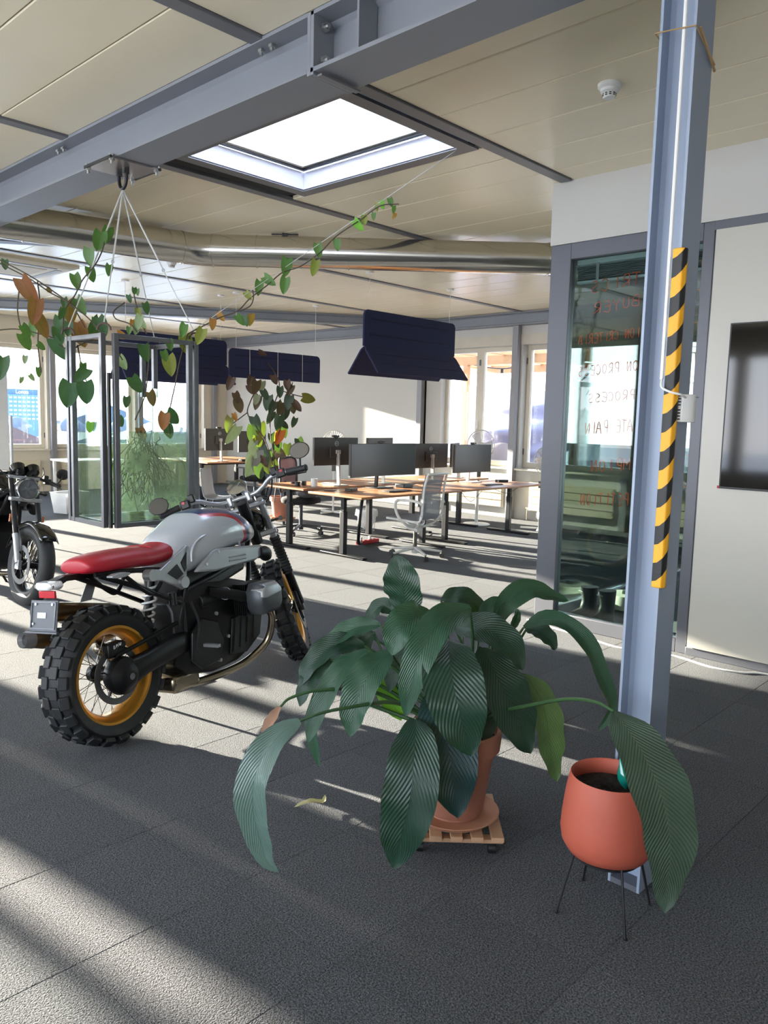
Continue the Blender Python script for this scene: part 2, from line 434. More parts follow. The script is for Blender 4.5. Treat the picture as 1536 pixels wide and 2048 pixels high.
mb = MB(); mb.b2(X0, XB, YL-.05, YL, SILL-.05, SILL-.02); struct('trim_41', mb, WFRAME, bevel=.004)
# back wall (plane x = XB)
posts_b = [9.43, 7.40, 5.37, 3.34, 1.31, -.72]
mb = MB(); mb.b2(XB, XB+.25, 9.46, YL+.25, -.3, CEIL+.15)
mb.b2(XB, XB+.25, Y0, 9.46, -.3, SILL-.03); mb.b2(XB, XB+.25, Y0, 9.46, HEAD, CEIL+.15)
for p in posts_b: mb.b2(XB, XB+.25, p-.09, p+.09, SILL-.03, HEAD)
mb.b2(XB, XB+.25, 9.0, 9.46, SILL-.03, HEAD)
struct('wall_back', mb, WHITE)
for i, (a, b_) in enumerate(zip(posts_b[1:], posts_b[:-1])):
    k += 1; hi = 9.02 if i == 0 else b_-.09
    window('window_%d' % k, (XB+.12, 0, 0), (0, 1, 0), a+.09, hi, SILL, HEAD, (-1, 0, 0), mullions=((a+.09+hi)/2,) if i == 0 else ((a+b_)/2,), handle=8.27 if i == 0 else None)
    radiator(['cream radiator under the double window beside the standing fan', 'cream radiator behind the waste bin', 'cream radiator seen through the meeting room glass', 'cream radiator far inside the meeting room', 'cream radiator at the end of the meeting room'][i], (XB, a+.15, 0), (0, 1, 0), (-1, 0, 0), 1.5, .16, .62)
for i, p in enumerate(posts_b):
    pm_ = MB(); pm_.b2(XB-.10, XB, p-.055, p+.055, 0, 3.13)
    struct('trim_%d' % (50+i), pm_, STEELP, bevel=.004)
mb = MB(); mb.b2(XB-.012, XB, Y0, 9.37, HEAD+.005, HEAD+.17); struct('trim_60', mb, WSHADE)
mb = MB(); mb.b2(XB-.06, XB, Y0, 9.37, SILL-.05, SILL-.02); struct('trim_61', mb, WFRAME, bevel=.004)
mb = MB(); mb.b2(XB-.012, XB, 9.5, YL, 0, .06); struct('baseboard_back', mb, M('grey_skirting', '8d8d8d', .6))

# walls added behind the camera for light and reflections: one solid, one window band
mb = MB(); mb.b2(X0, XB, Y0-.2, Y0, -.3, CEIL+.15); struct('wall_front', mb, WHITE)
mb = MB(); mb.b2(X0-.25, X0, Y0-.2, YL, -.3, SILL-.03); mb.b2(X0-.25, X0, Y0-.2, YL, HEAD, CEIL+.15)
for k_ in range(10): mb.b2(X0-.25, X0, Y0-.2+k_*1.98, Y0-.02+k_*1.98, SILL-.03, HEAD)
struct('wall_side', mb, CREAM)
# ---------------------------------------------------------------- meeting room: glazed front and side, header, white panel
mb = MB(); mb.b2(XG, XG+.12, Y0, YG, 2.89, CEIL+.02); mb.b2(XG+.12, XB, YG-.12, YG, 2.89, CEIL+.02)
struct('wall_right', mb, WHITE)
fr = MB()
fr.b2(XG+.01, XG+.09, 3.155, 3.325, 0, 2.89)            # corner post
fr.b2(XG+.01, XG+.09, 2.10, 2.175, 0, 2.89)
fr.b2(XG+.01, XG+.09, 2.175, 3.155, 0, .10); fr.b2(XG+.01, XG+.09, 2.175, 3.155, 2.775, 2.89)
struct('trim_70', fr, STEEL_D, bevel=.004)
fr = MB(); fr.b2(XG+.0, XG+.05, Y0, 2.10, 0, .055); fr.b2(XG, XG+.05, Y0, 2.10, 2.83, 2.89); struct('trim_71', fr, STEEL_D, bevel=.003)
gl = MB(); gl.b2(XG+.045, XG+.055, 2.175, 3.155, .10, 2.775)
pane = struct('window_20', gl, GLASS_P)
fr = MB(); xs = [XG+.12, 7.1, 9.0, XB-.02]
for x in xs: fr.b2(x-.035, x+.035, YG-.09, YG-.02, 0, 2.89)
fr.b2(xs[0], xs[-1], YG-.09, YG-.02, 0, .1); fr.b2(xs[0], xs[-1], YG-.09, YG-.02, 2.775, 2.89)
struct('trim_72', fr, STEEL_D, bevel=.004)
for i, (a, b_) in enumerate(zip(xs[:-1], xs[1:])):
    gl = MB(); gl.b2(a+.035, b_-.035, YG-.06, YG-.05, .1, 2.775); struct('window_%d' % (21+i), gl, GLASS_P)
wb = MB(); wb.b2(XG-.012, XG+.05, Y0, 2.085, .06, 2.83)
board = wb.build('white_wall_panel', M('white_board_panel', 'bdbab0', .32, 0, .015, 1.2), bevel=.002)
tag(board, 'tall off-white whiteboard panel behind the wall screen', 'whiteboard')
# ---------------------------------------------------------------- steel column with its fittings
CX0, CX1, CY0, CY1 = 2.393, 2.523, 1.05, 1.163
COLM = M('sky_tinted_column_grey', '8b97aa', .38, .1, .03, 4)  # blue sky light from the windows is mixed into the grey base colour
col = thing('steel_column', 'slender grey steel H-column standing behind the orange planter', 'column', ((CX0+CX1)/2, (CY0+CY1)/2, 0))
sec = MB(); W2, D2 = .065, .0565
prof = [(-W2, -D2), (W2, -D2), (W2, -D2+.009), (.016, -D2+.009), (.004, -D2+.021), (.004, D2-.021), (.016, D2-.009), (W2, D2-.009), (W2, D2),
        (-W2, D2), (-W2, D2-.009), (-.016, D2-.009), (-.004, D2-.021), (-.004, -D2+.021), (-.016, -D2+.009), (-W2, -D2+.009)]
sec.prism(prof, BZ-.013); sec.build('shaft', COLM, col)
mb = MB(); mb.b2(-W2, W2, -D2+.009, D2-.009, 0, .02); mb.build('foot_plate', STEEL_D, col)
# corner guard
m, t, out = nodes('hazard_stripes')
sp = t.nodes.new('ShaderNodeSeparateXYZ'); t.links.new(coords(t), sp.inputs[0])
u = mth(t, 'SUBTRACT', mth(t, 'MULTIPLY', mth(t, 'ADD', sp.outputs[0], mth(t, 'MULTIPLY', sp.outputs[1], -.6)), 1.1), sp.outputs[2])
fr_ = mth(t, 'FRACT', mth(t, 'DIVIDE', mth(t, 'ADD', u, 10.02), .1175))
s_ = mth(t, 'GREATER_THAN', fr_, .5)
c_ = mixc(t, s_, lin('16181a'), lin('e6a51e'))
p = princ(t, c_, .5); t.links.new(bump(t, noise(t, 90, 2, coords(t)), .25, .003), p.inputs['Normal']); t.links.new(p.outputs[0], out.inputs[0])
gd = MB(); gd.prism([(-.012, .022), (-.018, .005), (-.013, -.012), (.003, -.019), (.020, -.013), (.020, -.001), (-.001, -.001), (-.001, .022)], 1.048, Matrix.Translation((CX0, CY0, 1.044)))
tag(gd.build('corner_guard', m, bevel=.003), 'yellow and black striped foam corner guard on the steel column', 'corner guard')
# sensor box and its conduit
sb = thing('sensor_box', 'small white curved sensor box fixed beside the striped corner guard', 'sensor', (2.468, CY0, 1.612))
b_ = MB(); n = 14
b_.prism([(-.05, -.001)]+[(-.05+.1*i/n, -.012-.034*math.sin(PI*(.12+.88*i/n)) if i < n else -.004) for i in range(n+1)], .086, Matrix.Translation((0, 0, -.043)))
b_.build('housing', PLAST_W, sb, bevel=.002)
vm = MB(); vm.b2(-.0515, -.0505, -.020, -.006, 0, .004); vme = vm.mesh('vent_slot', BLACKP)
for i in range(8): put('vent_slot', vme, sb, (0, 0, -.036+i*.0095+(.006 if i > 3 else 0)))
lg = MB(); lg.b2(-.008, .016, -.0475, -.0470, .034, .0365); lg.build('mark', STRIP, sb)
cb = MB(); cb.tube(catmull([(2.386, 1.083, 3.05), (2.386, 1.083, 2.6), (2.386, 1.083, 2.2), (2.386, 1.083, 1.70)], 4), .006, 8)
cb.tube(catmull([(2.386, 1.083, 1.70), (2.372, 1.075, 1.675), (2.366, 1.045, 1.66), (2.385, 1.018, 1.652), (2.425, 1.02, 1.645)], 5), .0035, 6)
tag(cb.build('cable_conduit', PLAST_W), 'thin white conduit running up the column edge from the sensor box', 'cable')
rp_ = MB(); q = [(CX0-.017, CY1+.006, 2.735), (CX0-.017, CY0-.006, 2.72), (CX1+.006, CY0-.006, 2.66), (CX1+.006, CY1+.006, 2.70)]
for a, c in zip(q, q[1:]+q[:1]): rp_.tube([a, c], .0022, 6)
rp_.tube([(CX0+.01, CY0-.008, 2.725), (CX1+.004, CY0-.008, 2.64)], .004, 6)
tag(rp_.build('twine', M('jute_twine', '9c7f58', .9)), 'brown twine tied round the column near the ceiling', 'string')

# ---------------------------------------------------------------- smoke detectors
def smoke(label, loc):
    s = thing('smoke_detector', label, 'smoke detector', loc, 0, 'ceiling smoke detectors')
    a = MB(); a.lathe([(.062, 0), (.062, -.016), (.055, -.024), (.05, -.026)], 28); a.build('base', PLAST_W, s)
    a = MB(); a.lathe([(.05, -.024), (.047, -.04), (.034, -.046), (.034, -.066), (.028, -.072), (.001, -.072)], 28); a.build('head', PLAST_W, s)
    v_ = MB(); v_.box((.0345, 0, 0), (.002, .011, .005)); me = v_.mesh('vent_slot', BLACKP)
    for k_ in range(10):
        for z in (-.052, -.061): put('vent_slot', me, s, (0, 0, z), rot=(0, 0, k_*PI/5))
smoke('white smoke detector on the ceiling beside the steel column', (3.95, 2.18, CEIL))
smoke('white smoke detector on the far ceiling above the plant tank', (5.1, 8.35, CEIL))

# ---------------------------------------------------------------- screen on the white panel
tv = thing('wall_screen', 'large black television hung on the off-white panel at the right', 'television', (XG-.012, .98, 1.695))
a = MB(); a.b2(-.042, -.012, -.955, .955, -.528, .528); a.build('housing', BLACKP, tv, bevel=.003)
a = MB(); a.b2(-.0435, -.042, -.945, .945, -.515, .52); a.build('screen', M('glossy_screen', '07090c', .06, 0, 0), tv)
a = MB(); a.b2(-.012, 0, -.3, .3, -.2, .2); a.build('mount', BLACKP, tv)
a = MB(); a.b2(-.03, -.02, .955, .97, -.53, -.512); a.build('tag', M('red_tag', 'b4232a', .5), tv)

# ---------------------------------------------------------------- writing on the meeting room glass (written from inside, so it reads reversed from here)
FONT = {
 'A': [[(0, 0), (.45, 1), (.85, 0)], [(.15, .38), (.7, .38)]], 'B': [[(0, 0), (0, 1), (.5, .95), (.55, .65), (0, .52), (.6, .45), (.62, .1), (0, 0)]],
 'C': [[(.7, .85), (.4, 1), (.05, .7), (.05, .25), (.35, 0), (.72, .15)]], 'D': [[(0, 0), (0, 1), (.5, .85), (.65, .45), (.45, .08), (0, 0)]],
 'E': [[(.6, 1), (0, .95), (0, 0), (.62, .03)], [(0, .5), (.5, .52)]], 'I': [[(.15, 0), (.15, 1)]], 'M': [[(0, 0), (.1, 1), (.4, .4), (.7, 1), (.82, 0)]],
 'N': [[(0, 0), (.05, 1), (.6, 0), (.66, 1)]], 'O': [[(.35, 1), (.05, .75), (.05, .25), (.35, 0), (.65, .25), (.65, .75), (.35, 1)]],
 'P': [[(0, 0), (.02, 1), (.5, .95), (.58, .65), (.4, .48), (.02, .45)]], 'R': [[(0, 0), (.02, 1), (.5, .95), (.55, .62), (.03, .48), (.65, 0)]],
 'S': [[(.6, .9), (.3, 1), (.05, .78), (.2, .55), (.5, .45), (.6, .2), (.35, 0), (0, .1)]], 'T': [[(.35, 0), (.35, 1)], [(0, .98), (.75, 1)]],
 'U': [[(0, 1), (.02, .2), (.3, 0), (.55, .15), (.6, 1)]], 'W': [[(0, 1), (.2, 0), (.42, .6), (.62, 0), (.85, 1)]], 'Y': [[(0, 1), (.3, .5), (.65, 1)], [(.3, .5), (.2, -.1)]]}
INK = M('orange_red_marker', 'd1522a', .6, 0, .1, 30)
def scrawl(words, x, y_start, y_end, z, h, r=.0036):
    """one mesh per letter"""
    out = []; n = len(words); adv = (y_end-y_start)/n; rnd = random.Random(words)
    for i, ch in enumerate(words):
        if ch not in FONT: continue
        m = MB()
        for st in FONT[ch]:
            j = lambda: rnd.uniform(-.04, .04)
            m.tube(catmull([(x, y_start+adv*(i+.06+(a+j())*.95), z+(b_+j())*h-.035*(i/n)) for a, b_ in st], 3), r, 5)
        out.append(m)
    return out
words = [('TRICS', 2.62, 3.02, 2.55, .085), ('BUYER', 2.62, 2.99, 2.40, .075), ('ION CRITERIA', 2.60, 3.09, 2.185, .065), ('ON PROCESS', 2.60, 3.08, 1.95, .07),
         ('PROCESS', 2.61, 2.99, 1.75, .065), ('ATE PAIN', 2.61, 3.0, 1.52, .085), ('MPION', 2.61, 2.94, 1.24, .085), ('PETITION', 2.61, 3.01, .985, .085)]
XI = XG+.058
for t_, a, b_, z, h in words:
    o_ = thing('marker_writing', 'reversed orange marker writing reading %s on the meeting room glass' % t_, 'writing', (XI, (a+b_)/2, z), 0, 'marker words on the glass')
    for l_ in scrawl(t_, XI, a, b_, z, h): l_.xf(Matrix.Translation(-Vector(o_.location))); l_.build('letter', INK, o_)
for i, (ch, za, zb, nm) in enumerate((('M', 2.66, 2.53, 'topmost'), ('E', 2.475, 2.31, 'second'), ('D', 2.26, 2.10, 'third'), ('D', 2.06, 1.90, 'fourth'), ('P', 1.86, 1.70, 'fifth'), ('I', 1.60, 1.44, 'sixth'), ('C', 1.37, 1.18, 'seventh'), ('C', 1.155, .94, 'lowest'))):
    m = MB(); y0_, y1_ = 2.19, 2.36
    for e_ in (0, .006):
        m.tube([(XI, y0_+e_, za-e_), (XI, y1_, za+.01), (XI, y1_+e_, zb+.01), (XI, y0_-e_, zb-.004), (XI, y0_+e_, za)], .0022, 5)
    POM = M('pale_orange_marker', 'cf8f70', .6); o_ = m.build('boxed_letter', POM); scrawl(ch, XI, y0_+.03, y0_+.16, zb+.03, (za-zb)*.65, .0026)[0].build('letter', POM, o_)
    tag(o_, 'reversed boxed marker letter %s on the glass right of the column, %s in its row' % (ch, nm), 'writing', 'boxed letters on the glass')

# blind folded up behind the glass
bl = thing('venetian_blind', 'grey venetian blind drawn up at the top of the meeting room glass', 'blind', (XG+.085, 2.66, 2.60))
BLM = M('blind_aluminium', '8d9094', .35, .5)
a = MB(); a.b2(-.02, .03, -.47, .47, .135, .17); a.build('head_rail', BLM, bl)
a = MB(); a.b2(-.014, .024, -.465, .465, -.004, .004); a.xf(Matrix.Rotation(.3, 4, 'Y')); sm = a.mesh('slat', M('blind_slat', '6c6f73', .4, .4))
for i in range(8): put('slat', sm, bl, (0, 0, .03+i*.0125))
a = MB(); a.b2(-.015, .025, -.468, .468, 0, .018); a.build('bottom_rail', BLM, bl)
for y in (-.1, .3):
    a = MB(); a.b2(-.022, -.02, y-.012, y+.012, .01, .14); a.build('ladder_tape', STRIP, bl)

# things inside the meeting room
def boot(loc, rz, label):
    bt = thing('boot', label, 'boot', loc, rz, 'pair of boots behind the glass')
    BM = M('black_leather', '0d0d10', .5, 0, .1, 20, 60, .3, .003)
    s = MB(); secs = []
    for z, x0_, x1_, w_ in ((.0, -.10, .17, .045), (.03, -.10, .175, .048), (.07, -.095, .14, .046), (.10, -.09, .06, .046), (.16, -.085, .045, .05), (.26, -.09, .06, .056), (.27, -.092, .062, .058)):
        secs.append([V((x0_+x1_)/2+(x1_-x0_)/2*math.cos(2*PI*k_/14), w_*math.sin(2*PI*k_/14), z) for k_ in range(14)])
    s.loft(secs); s.build('shaft', BM, bt, 60)
    s = MB(); s.loft([[V((.0375)+.142*math.cos(2*PI*k_/16), .05*math.sin(2*PI*k_/16), z) for k_ in range(16)] for z in (0, .02)]); s.build('sole', BLACKP, bt)
    s = MB(); s.tube([(.063, -.03, .235), (.066, 0, .24), (.063, .03, .235)], .004, 6); s.build('strap', M('grey_strap', '8a8a8a', .6), bt)
boot((5.62, 3.05, 0), 2.6, 'black boot behind the meeting room glass nearer the corner post')
boot((5.60, 2.88, 0), 2.8, 'black boot behind the meeting room glass nearer the column')
st = thing('round_stool', 'low round grey pouf inside the meeting room behind the boots', 'stool', (6.25, 3.0, 0))
a = MB(); a.lathe([(.17, .01), (.175, .03), (.175, .11), (.17, .13), (.001, .132)], 32); a.build('drum', M('pale_fabric', '9b9a90', .8), st)
a = MB(); a.b2(-.06, .06, -.04, .04, .132, .165); a.build('remote_box', BLACKP, st, bevel=.004)
# white cable on the carpet
cb = MB(); cb.tube(catmull([(5.24, 3.36, .006), (5.19, 3.2, .006), (5.13, 2.79, .006), (5.06, 2.47, .006), (5.16, 2.14, .006), (5.1, 1.86, .006), (5.13, 1.68, .006), (5.22, 1.56, .006), (5.245, 1.2, .006)], 8), .006, 6)
tag(cb.build('white_cable', PLAST_W), 'white cable lying on the carpet along the glass wall', 'cable')
# ---------------------------------------------------------------- big peace lily and its pot
LILY = [
    ([(2.255, 1.74, 0.38), (2.205, 1.835, 0.629)], [(2.138, 1.896, 0.829), (2.109, 1.88, 0.905), (2.083, 1.878, 0.989), (2.081, 1.908, 1.066)], 0.155, 'dark', 0.12, 0),
    ([(2.255, 1.74, 0.38), (2.162, 1.743, 0.684)], [(2.095, 1.745, 0.876), (1.993, 1.735, 0.878), (1.925, 1.742, 0.841), (1.904, 1.751, 0.76)], 0.124, 'mid', 0.3, 0),
    ([(2.255, 1.74, 0.38), (2.28, 1.694, 0.694)], [(2.193, 1.644, 0.899), (2.027, 1.64, 0.88), (1.929, 1.641, 0.788), (1.897, 1.656, 0.676), (1.893, 1.671, 0.57)], 0.112, 'mid', 0.3, 0),
    ([(2.255, 1.74, 0.38), (2.149, 1.672, 0.613)], [(2.085, 1.654, 0.803), (1.978, 1.553, 0.746), (1.94, 1.489, 0.649), (1.981, 1.46, 0.473)], 0.197, 'dark', 0.12, 0),
    ([(2.255, 1.74, 0.38), (2.254, 1.695, 0.536)], [(2.172, 1.677, 0.618), (2.09, 1.663, 0.54), (2.048, 1.595, 0.395), (2.051, 1.559, 0.199)], 0.198, 'blue', 0.2, 0),
    ([(2.255, 1.74, 0.38), (2.139, 1.728, 0.451)], [(1.988, 1.71, 0.526), (1.907, 1.638, 0.457), (1.859, 1.608, 0.333), (1.844, 1.63, 0.192), (1.843, 1.666, 0.056)], 0.183, 'dark', 0.18, 0),
    ([(2.255, 1.74, 0.38), (2.124, 1.838, 0.576)], [(2.002, 1.846, 0.729), (1.903, 1.853, 0.668), (1.849, 1.864, 0.568), (1.828, 1.867, 0.457)], 0.126, 'mid', 0.3, 0),
    ([(2.255, 1.74, 0.38), (2.132, 1.908, 0.604)], [(2.051, 2.008, 0.692), (1.941, 2.04, 0.625), (1.873, 2.063, 0.507), (1.828, 2.086, 0.367)], 0.091, 'mid', 0.3, 0),
    ([(2.255, 1.74, 0.38), (2.239, 1.94, 0.596)], [(2.16, 2.052, 0.764), (2.085, 2.128, 0.744), (2.024, 2.183, 0.689), (1.996, 2.203, 0.635)], 0.083, 'mid', 0.3, 0),
    ([(2.255, 1.74, 0.38), (2.228, 1.946, 0.561)], [(2.113, 2.087, 0.68), (2.011, 2.152, 0.686), (1.932, 2.194, 0.614), (1.897, 2.217, 0.532)], 0.1, 'dark', 0.3, 0),
    ([(2.255, 1.74, 0.38), (2.089, 1.79, 0.505), (1.951, 1.8, 0.571), (1.794, 1.823, 0.588), (1.676, 1.846, 0.591)], [(1.593, 1.859, 0.581), (1.517, 1.886, 0.535), (1.455, 1.906, 0.436), (1.44, 1.902, 0.32), (1.464, 1.885, 0.195), (1.471, 1.869, 0.147), (1.496, 1.838, 0.111)], 0.115, 'light', 0.3, 0),
    ([(2.255, 1.74, 0.38), (2.064, 1.968, 0.533), (1.857, 2.047, 0.573), (1.747, 2.087, 0.561)], [(1.706, 2.097, 0.535), (1.679, 2.105, 0.495), (1.66, 2.118, 0.456), (1.655, 2.133, 0.425)], 0.041, 'dry', 0.5, 0),
    ([(2.255, 1.74, 0.38), (2.347, 1.756, 0.617)], [(2.306, 1.798, 0.778), (2.318, 1.671, 0.796), (2.351, 1.569, 0.742), (2.372, 1.532, 0.66)], 0.133, 'dark', 0.25, 0),
    ([(2.255, 1.74, 0.38), (2.345, 1.682, 0.6)], [(2.309, 1.668, 0.728), (2.273, 1.577, 0.654), (2.293, 1.504, 0.521), (2.338, 1.462, 0.375)], 0.182, 'dark', 0.15, 0),
    ([(2.255, 1.74, 0.38), (2.379, 1.872, 0.632)], [(2.407, 1.951, 0.842), (2.458, 1.899, 0.856), (2.498, 1.851, 0.821), (2.508, 1.826, 0.737)], 0.101, 'dark', 0.25, 0),
    ([(2.255, 1.74, 0.38), (2.477, 1.765, 0.612)], [(2.507, 1.756, 0.751), (2.559, 1.746, 0.837), (2.646, 1.705, 0.888), (2.73, 1.657, 0.865), (2.802, 1.606, 0.838)], 0.096, 'mid', 0.35, 0),
    ([(2.255, 1.74, 0.38), (2.444, 1.8, 0.611)], [(2.466, 1.801, 0.761), (2.516, 1.788, 0.824), (2.581, 1.755, 0.857)], 0.067, 'mid', 0.3, 0),
    ([(2.255, 1.74, 0.38), (2.428, 1.671, 0.62), (2.475, 1.639, 0.726)], [(2.503, 1.619, 0.779), (2.562, 1.563, 0.816), (2.606, 1.482, 0.789), (2.632, 1.415, 0.721), (2.644, 1.372, 0.634), (2.656, 1.349, 0.577), (2.668, 1.326, 0.509), (2.65, 1.335, 0.451), (2.626, 1.354, 0.411)], 0.083, 'mid', 0.4, 0),
    ([(2.255, 1.74, 0.38), (2.486, 1.684, 0.629)], [(2.552, 1.637, 0.761), (2.559, 1.585, 0.758), (2.572, 1.537, 0.724), (2.579, 1.524, 0.695)], 0.085, 'dark', 0.3, 0),
    ([(2.255, 1.74, 0.38), (2.4, 1.691, 0.561), (2.459, 1.636, 0.607)], [(2.495, 1.597, 0.599), (2.504, 1.53, 0.518), (2.499, 1.488, 0.412), (2.501, 1.471, 0.321), (2.517, 1.451, 0.216)], 0.137, 'olive', 0.2, 0),
    ([(2.255, 1.74, 0.38), (2.28, 1.588, 0.501), (2.266, 1.426, 0.583), (2.251, 1.277, 0.649), (2.207, 1.154, 0.685)], [(2.157, 1.061, 0.692), (2.112, 0.952, 0.624), (2.091, 0.865, 0.504), (2.077, 0.828, 0.369), (2.053, 0.825, 0.2)], 0.18, 'under', 0.1, 0),
    ([(2.255, 1.74, 0.38), (2.309, 1.937, 0.582)], [(2.236, 2.051, 0.801), (2.208, 2.084, 0.824), (2.182, 2.108, 0.799), (2.164, 2.119, 0.756)], 0.073, 'dark', 0.25, 0),
    ([(2.255, 1.74, 0.38), (2.102, 1.973, 0.546)], [(1.978, 2.114, 0.599), (1.918, 2.131, 0.501), (1.887, 2.131, 0.39), (1.896, 2.097, 0.248)], 0.06, 'mid', 0.3, 0),
    ([(2.255, 1.74, 0.38), (2.21, 1.849, 0.481)], [(2.104, 2.009, 0.597), (2.117, 1.988, 0.551), (2.137, 1.955, 0.482), (2.156, 1.923, 0.413)], 0.088, 'bright', 0.1, 0),
    ([(2.255, 1.74, 0.38), (2.532, 1.719, 0.686)], [(2.574, 1.698, 0.825), (2.568, 1.698, 0.789), (2.55, 1.708, 0.737)], 0.036, 'mid', 0.3, 0),
    ([(2.255, 1.74, 0.38), (2.494, 1.747, 0.613)], [(2.577, 1.829, 0.756), (2.581, 1.783, 0.675), (2.568, 1.74, 0.599), (2.558, 1.692, 0.512)], 0.136, 'dark', 0.2, 0),
    ([(2.255, 1.74, 0.38), (2.304, 1.721, 0.576)], [(2.304, 1.698, 0.699), (2.29, 1.642, 0.623), (2.277, 1.606, 0.508), (2.262, 1.604, 0.396)], 0.118, 'under', 0.15, 0),
    ([(2.255, 1.74, 0.38), (2.163, 1.933, 0.518)], [(2.191, 2.114, 0.716), (2.138, 2.128, 0.648), (2.094, 2.132, 0.569), (2.065, 2.148, 0.485)], 0.097, 'dark', 0.25, 0),
    ([(2.255, 1.74, 0.38), (2.292, 1.955, 0.581)], [(2.212, 2.204, 0.693), (2.158, 2.255, 0.654), (2.088, 2.286, 0.572), (2.028, 2.306, 0.491)], 0.112, 'dark', 0.25, 0),
    ([(2.255, 1.74, 0.38), (2.268, 1.823, 0.522)], [(2.21, 1.92, 0.728), (2.158, 1.934, 0.663), (2.115, 1.938, 0.588), (2.103, 1.941, 0.531)], 0.081, 'dark', 0.2, 0),
    ([(2.255, 1.74, 0.38), (2.018, 2.086, 0.513)], [(1.986, 2.141, 0.639), (1.943, 2.179, 0.591), (1.897, 2.187, 0.527), (1.879, 2.195, 0.463)], 0.082, 'dark', 0.25, 0),
    ([(2.255, 1.74, 0.38), (2.486, 1.891, 0.554)], [(2.535, 1.936, 0.69), (2.613, 1.933, 0.729), (2.674, 1.898, 0.726), (2.706, 1.855, 0.676)], 0.103, 'dark', 0.2, 0),
]
def mat_leaf(name, col, vein, rough=.4, transl=.12, pleats=20, stripes=True, pstr=.32):
    m, t, out = nodes(name)
    uvn = t.nodes.new('ShaderNodeUVMap'); sp = t.nodes.new('ShaderNodeSeparateXYZ'); t.links.new(uvn.outputs[0], sp.inputs[0])
    u, v_ = sp.outputs[0], mth(t, 'ABSOLUTE', mth(t, 'SUBTRACT', sp.outputs[1], .5))
    c = mixc(t, noise(t, 9, 3, coords(t)), tuple(x*.7 for x in lin(col)[:3])+(1,), tuple(min(1, x*1.25) for x in lin(col)[:3])+(1,))
    mid = mth(t, 'LESS_THAN', v_, .022)
    if stripes:
        ph = mth(t, 'SUBTRACT', mth(t, 'MULTIPLY', u, pleats), mth(t, 'MULTIPLY', v_, 14))
        wv = mth(t, 'SINE', mth(t, 'MULTIPLY', ph, 2*PI))
        c = mixc(t, mth(t, 'MULTIPLY', mth(t, 'ADD', mth(t, 'MULTIPLY', wv, .5), .5), .35), c, lin(vein))
    c = mixc(t, mth(t, 'MULTIPLY', mid, .6), c, lin(vein))
    p = princ(t, c, rough, 0, Specular_IOR_Level=.45)
    if stripes: t.links.new(bump(t, wv, pstr, .004), p.inputs['Normal'])
    tl = t.nodes.new('ShaderNodeBsdfTranslucent'); t.links.new(mixc(t, .5, c, lin('7fb02c')), tl.inputs[0])
    mx = t.nodes.new('ShaderNodeMixShader'); mx.inputs[0].default_value = transl
    t.links.new(p.outputs[0], mx.inputs[1]); t.links.new(tl.outputs[0], mx.inputs[2]); t.links.new(mx.outputs[0], out.inputs[0])
    return m
LEAFM = {'dark': mat_leaf('lily_leaf_dark', '1d3a2f', '142b23'), 'mid': mat_leaf('lily_leaf_green', '2b4e3c', '1e3d2f'), 'light': mat_leaf('lily_leaf_sheen', '5b716a', '3b534c', .28),  # sheen of the long light leaf is put into its colour
         'blue': mat_leaf('lily_leaf_bluish', '1c383c', '132a2e'), 'olive': mat_leaf('lily_leaf_olive', '5f7a48', '42602f'), 'under': mat_leaf('lily_leaf_underside', '33473a', '44503c', .55, .06, 40),
         'bright': mat_leaf('lily_leaf_backlit', '6fae34', '4e8a22', .4, .45), 'dry': mat_leaf('lily_leaf_dry', '9c7763', '7d5444', .7, .1)}
def blade(path, W, fold, hint, nu=22, nv=8, prof=None, curl=0):
    C = catmull(path, 10); L = [0]
    for a, b_ in zip(C[:-1], C[1:]): L.append(L[-1]+(b_-a).length)
    def at(s):
        s *= L[-1]
        for i in range(len(L)-1):
            if L[i+1] >= s or i == len(L)-2:
                k_ = (s-L[i])/max(1e-6, L[i+1]-L[i]); return C[i].lerp(C[i+1], min(1, max(0, k_)))
    vs = []; uvs = []; fs = []; prev = None
    pr = prof or (lambda u: ((u+.012)**.62)*((1-u)**.72)*2.5)
    for i in range(nu+1):
        u = i/nu; p = at(u); tg = (at(min(1, u+.02))-at(max(0, u-.02))).normalized()
        sd = tg.cross(Vector(hint)); sd = sd.normalized() if sd.length > 1e-4 else prev
        if prev and sd.dot(prev) < 0: sd = -sd
        if prev: sd = (sd+prev*1.2).normalized()
        prev = sd; nrm = sd.cross(tg).normalized(); hw = W/2*pr(u)
        for j in range(nv+1):
            v_ = j/nv*2-1
            vs.append(p+sd*(v_*hw)+nrm*(hw*fold*(abs(v_)**1.3)+.012*W/.15*math.sin(u*23+v_*2)*abs(v_)*.5+curl*hw*v_*v_)); uvs.append((u, j/nv))
    for i in range(nu):
        for j in range(nv):
            a = i*(nv+1)+j; fs.append((a, a+1, a+nv+2, a+nv+1))
    return vs, fs, uvs
def leaf_mesh(name, vs, fs, uvs, mat, org):
    me = bpy.data.meshes.new(name); me.from_pydata([p-Vector(org) for p in vs], [], fs); me.materials.append(mat)
    ul = me.uv_layers.new(name='UVMap')
    for lp in me.loops: ul.data[lp.index].uv = uvs[lp.vertex_index]
    me.shade_smooth(); return me
LP = V(2.25, 1.73, 0)
lily = thing('peace_lily', 'large peace lily with drooping dark ribbed leaves in a terracotta pot', 'plant', (LP.x, LP.y, 0))
STALK = M('lily_stalk', '33542f', .4, 0, .1)
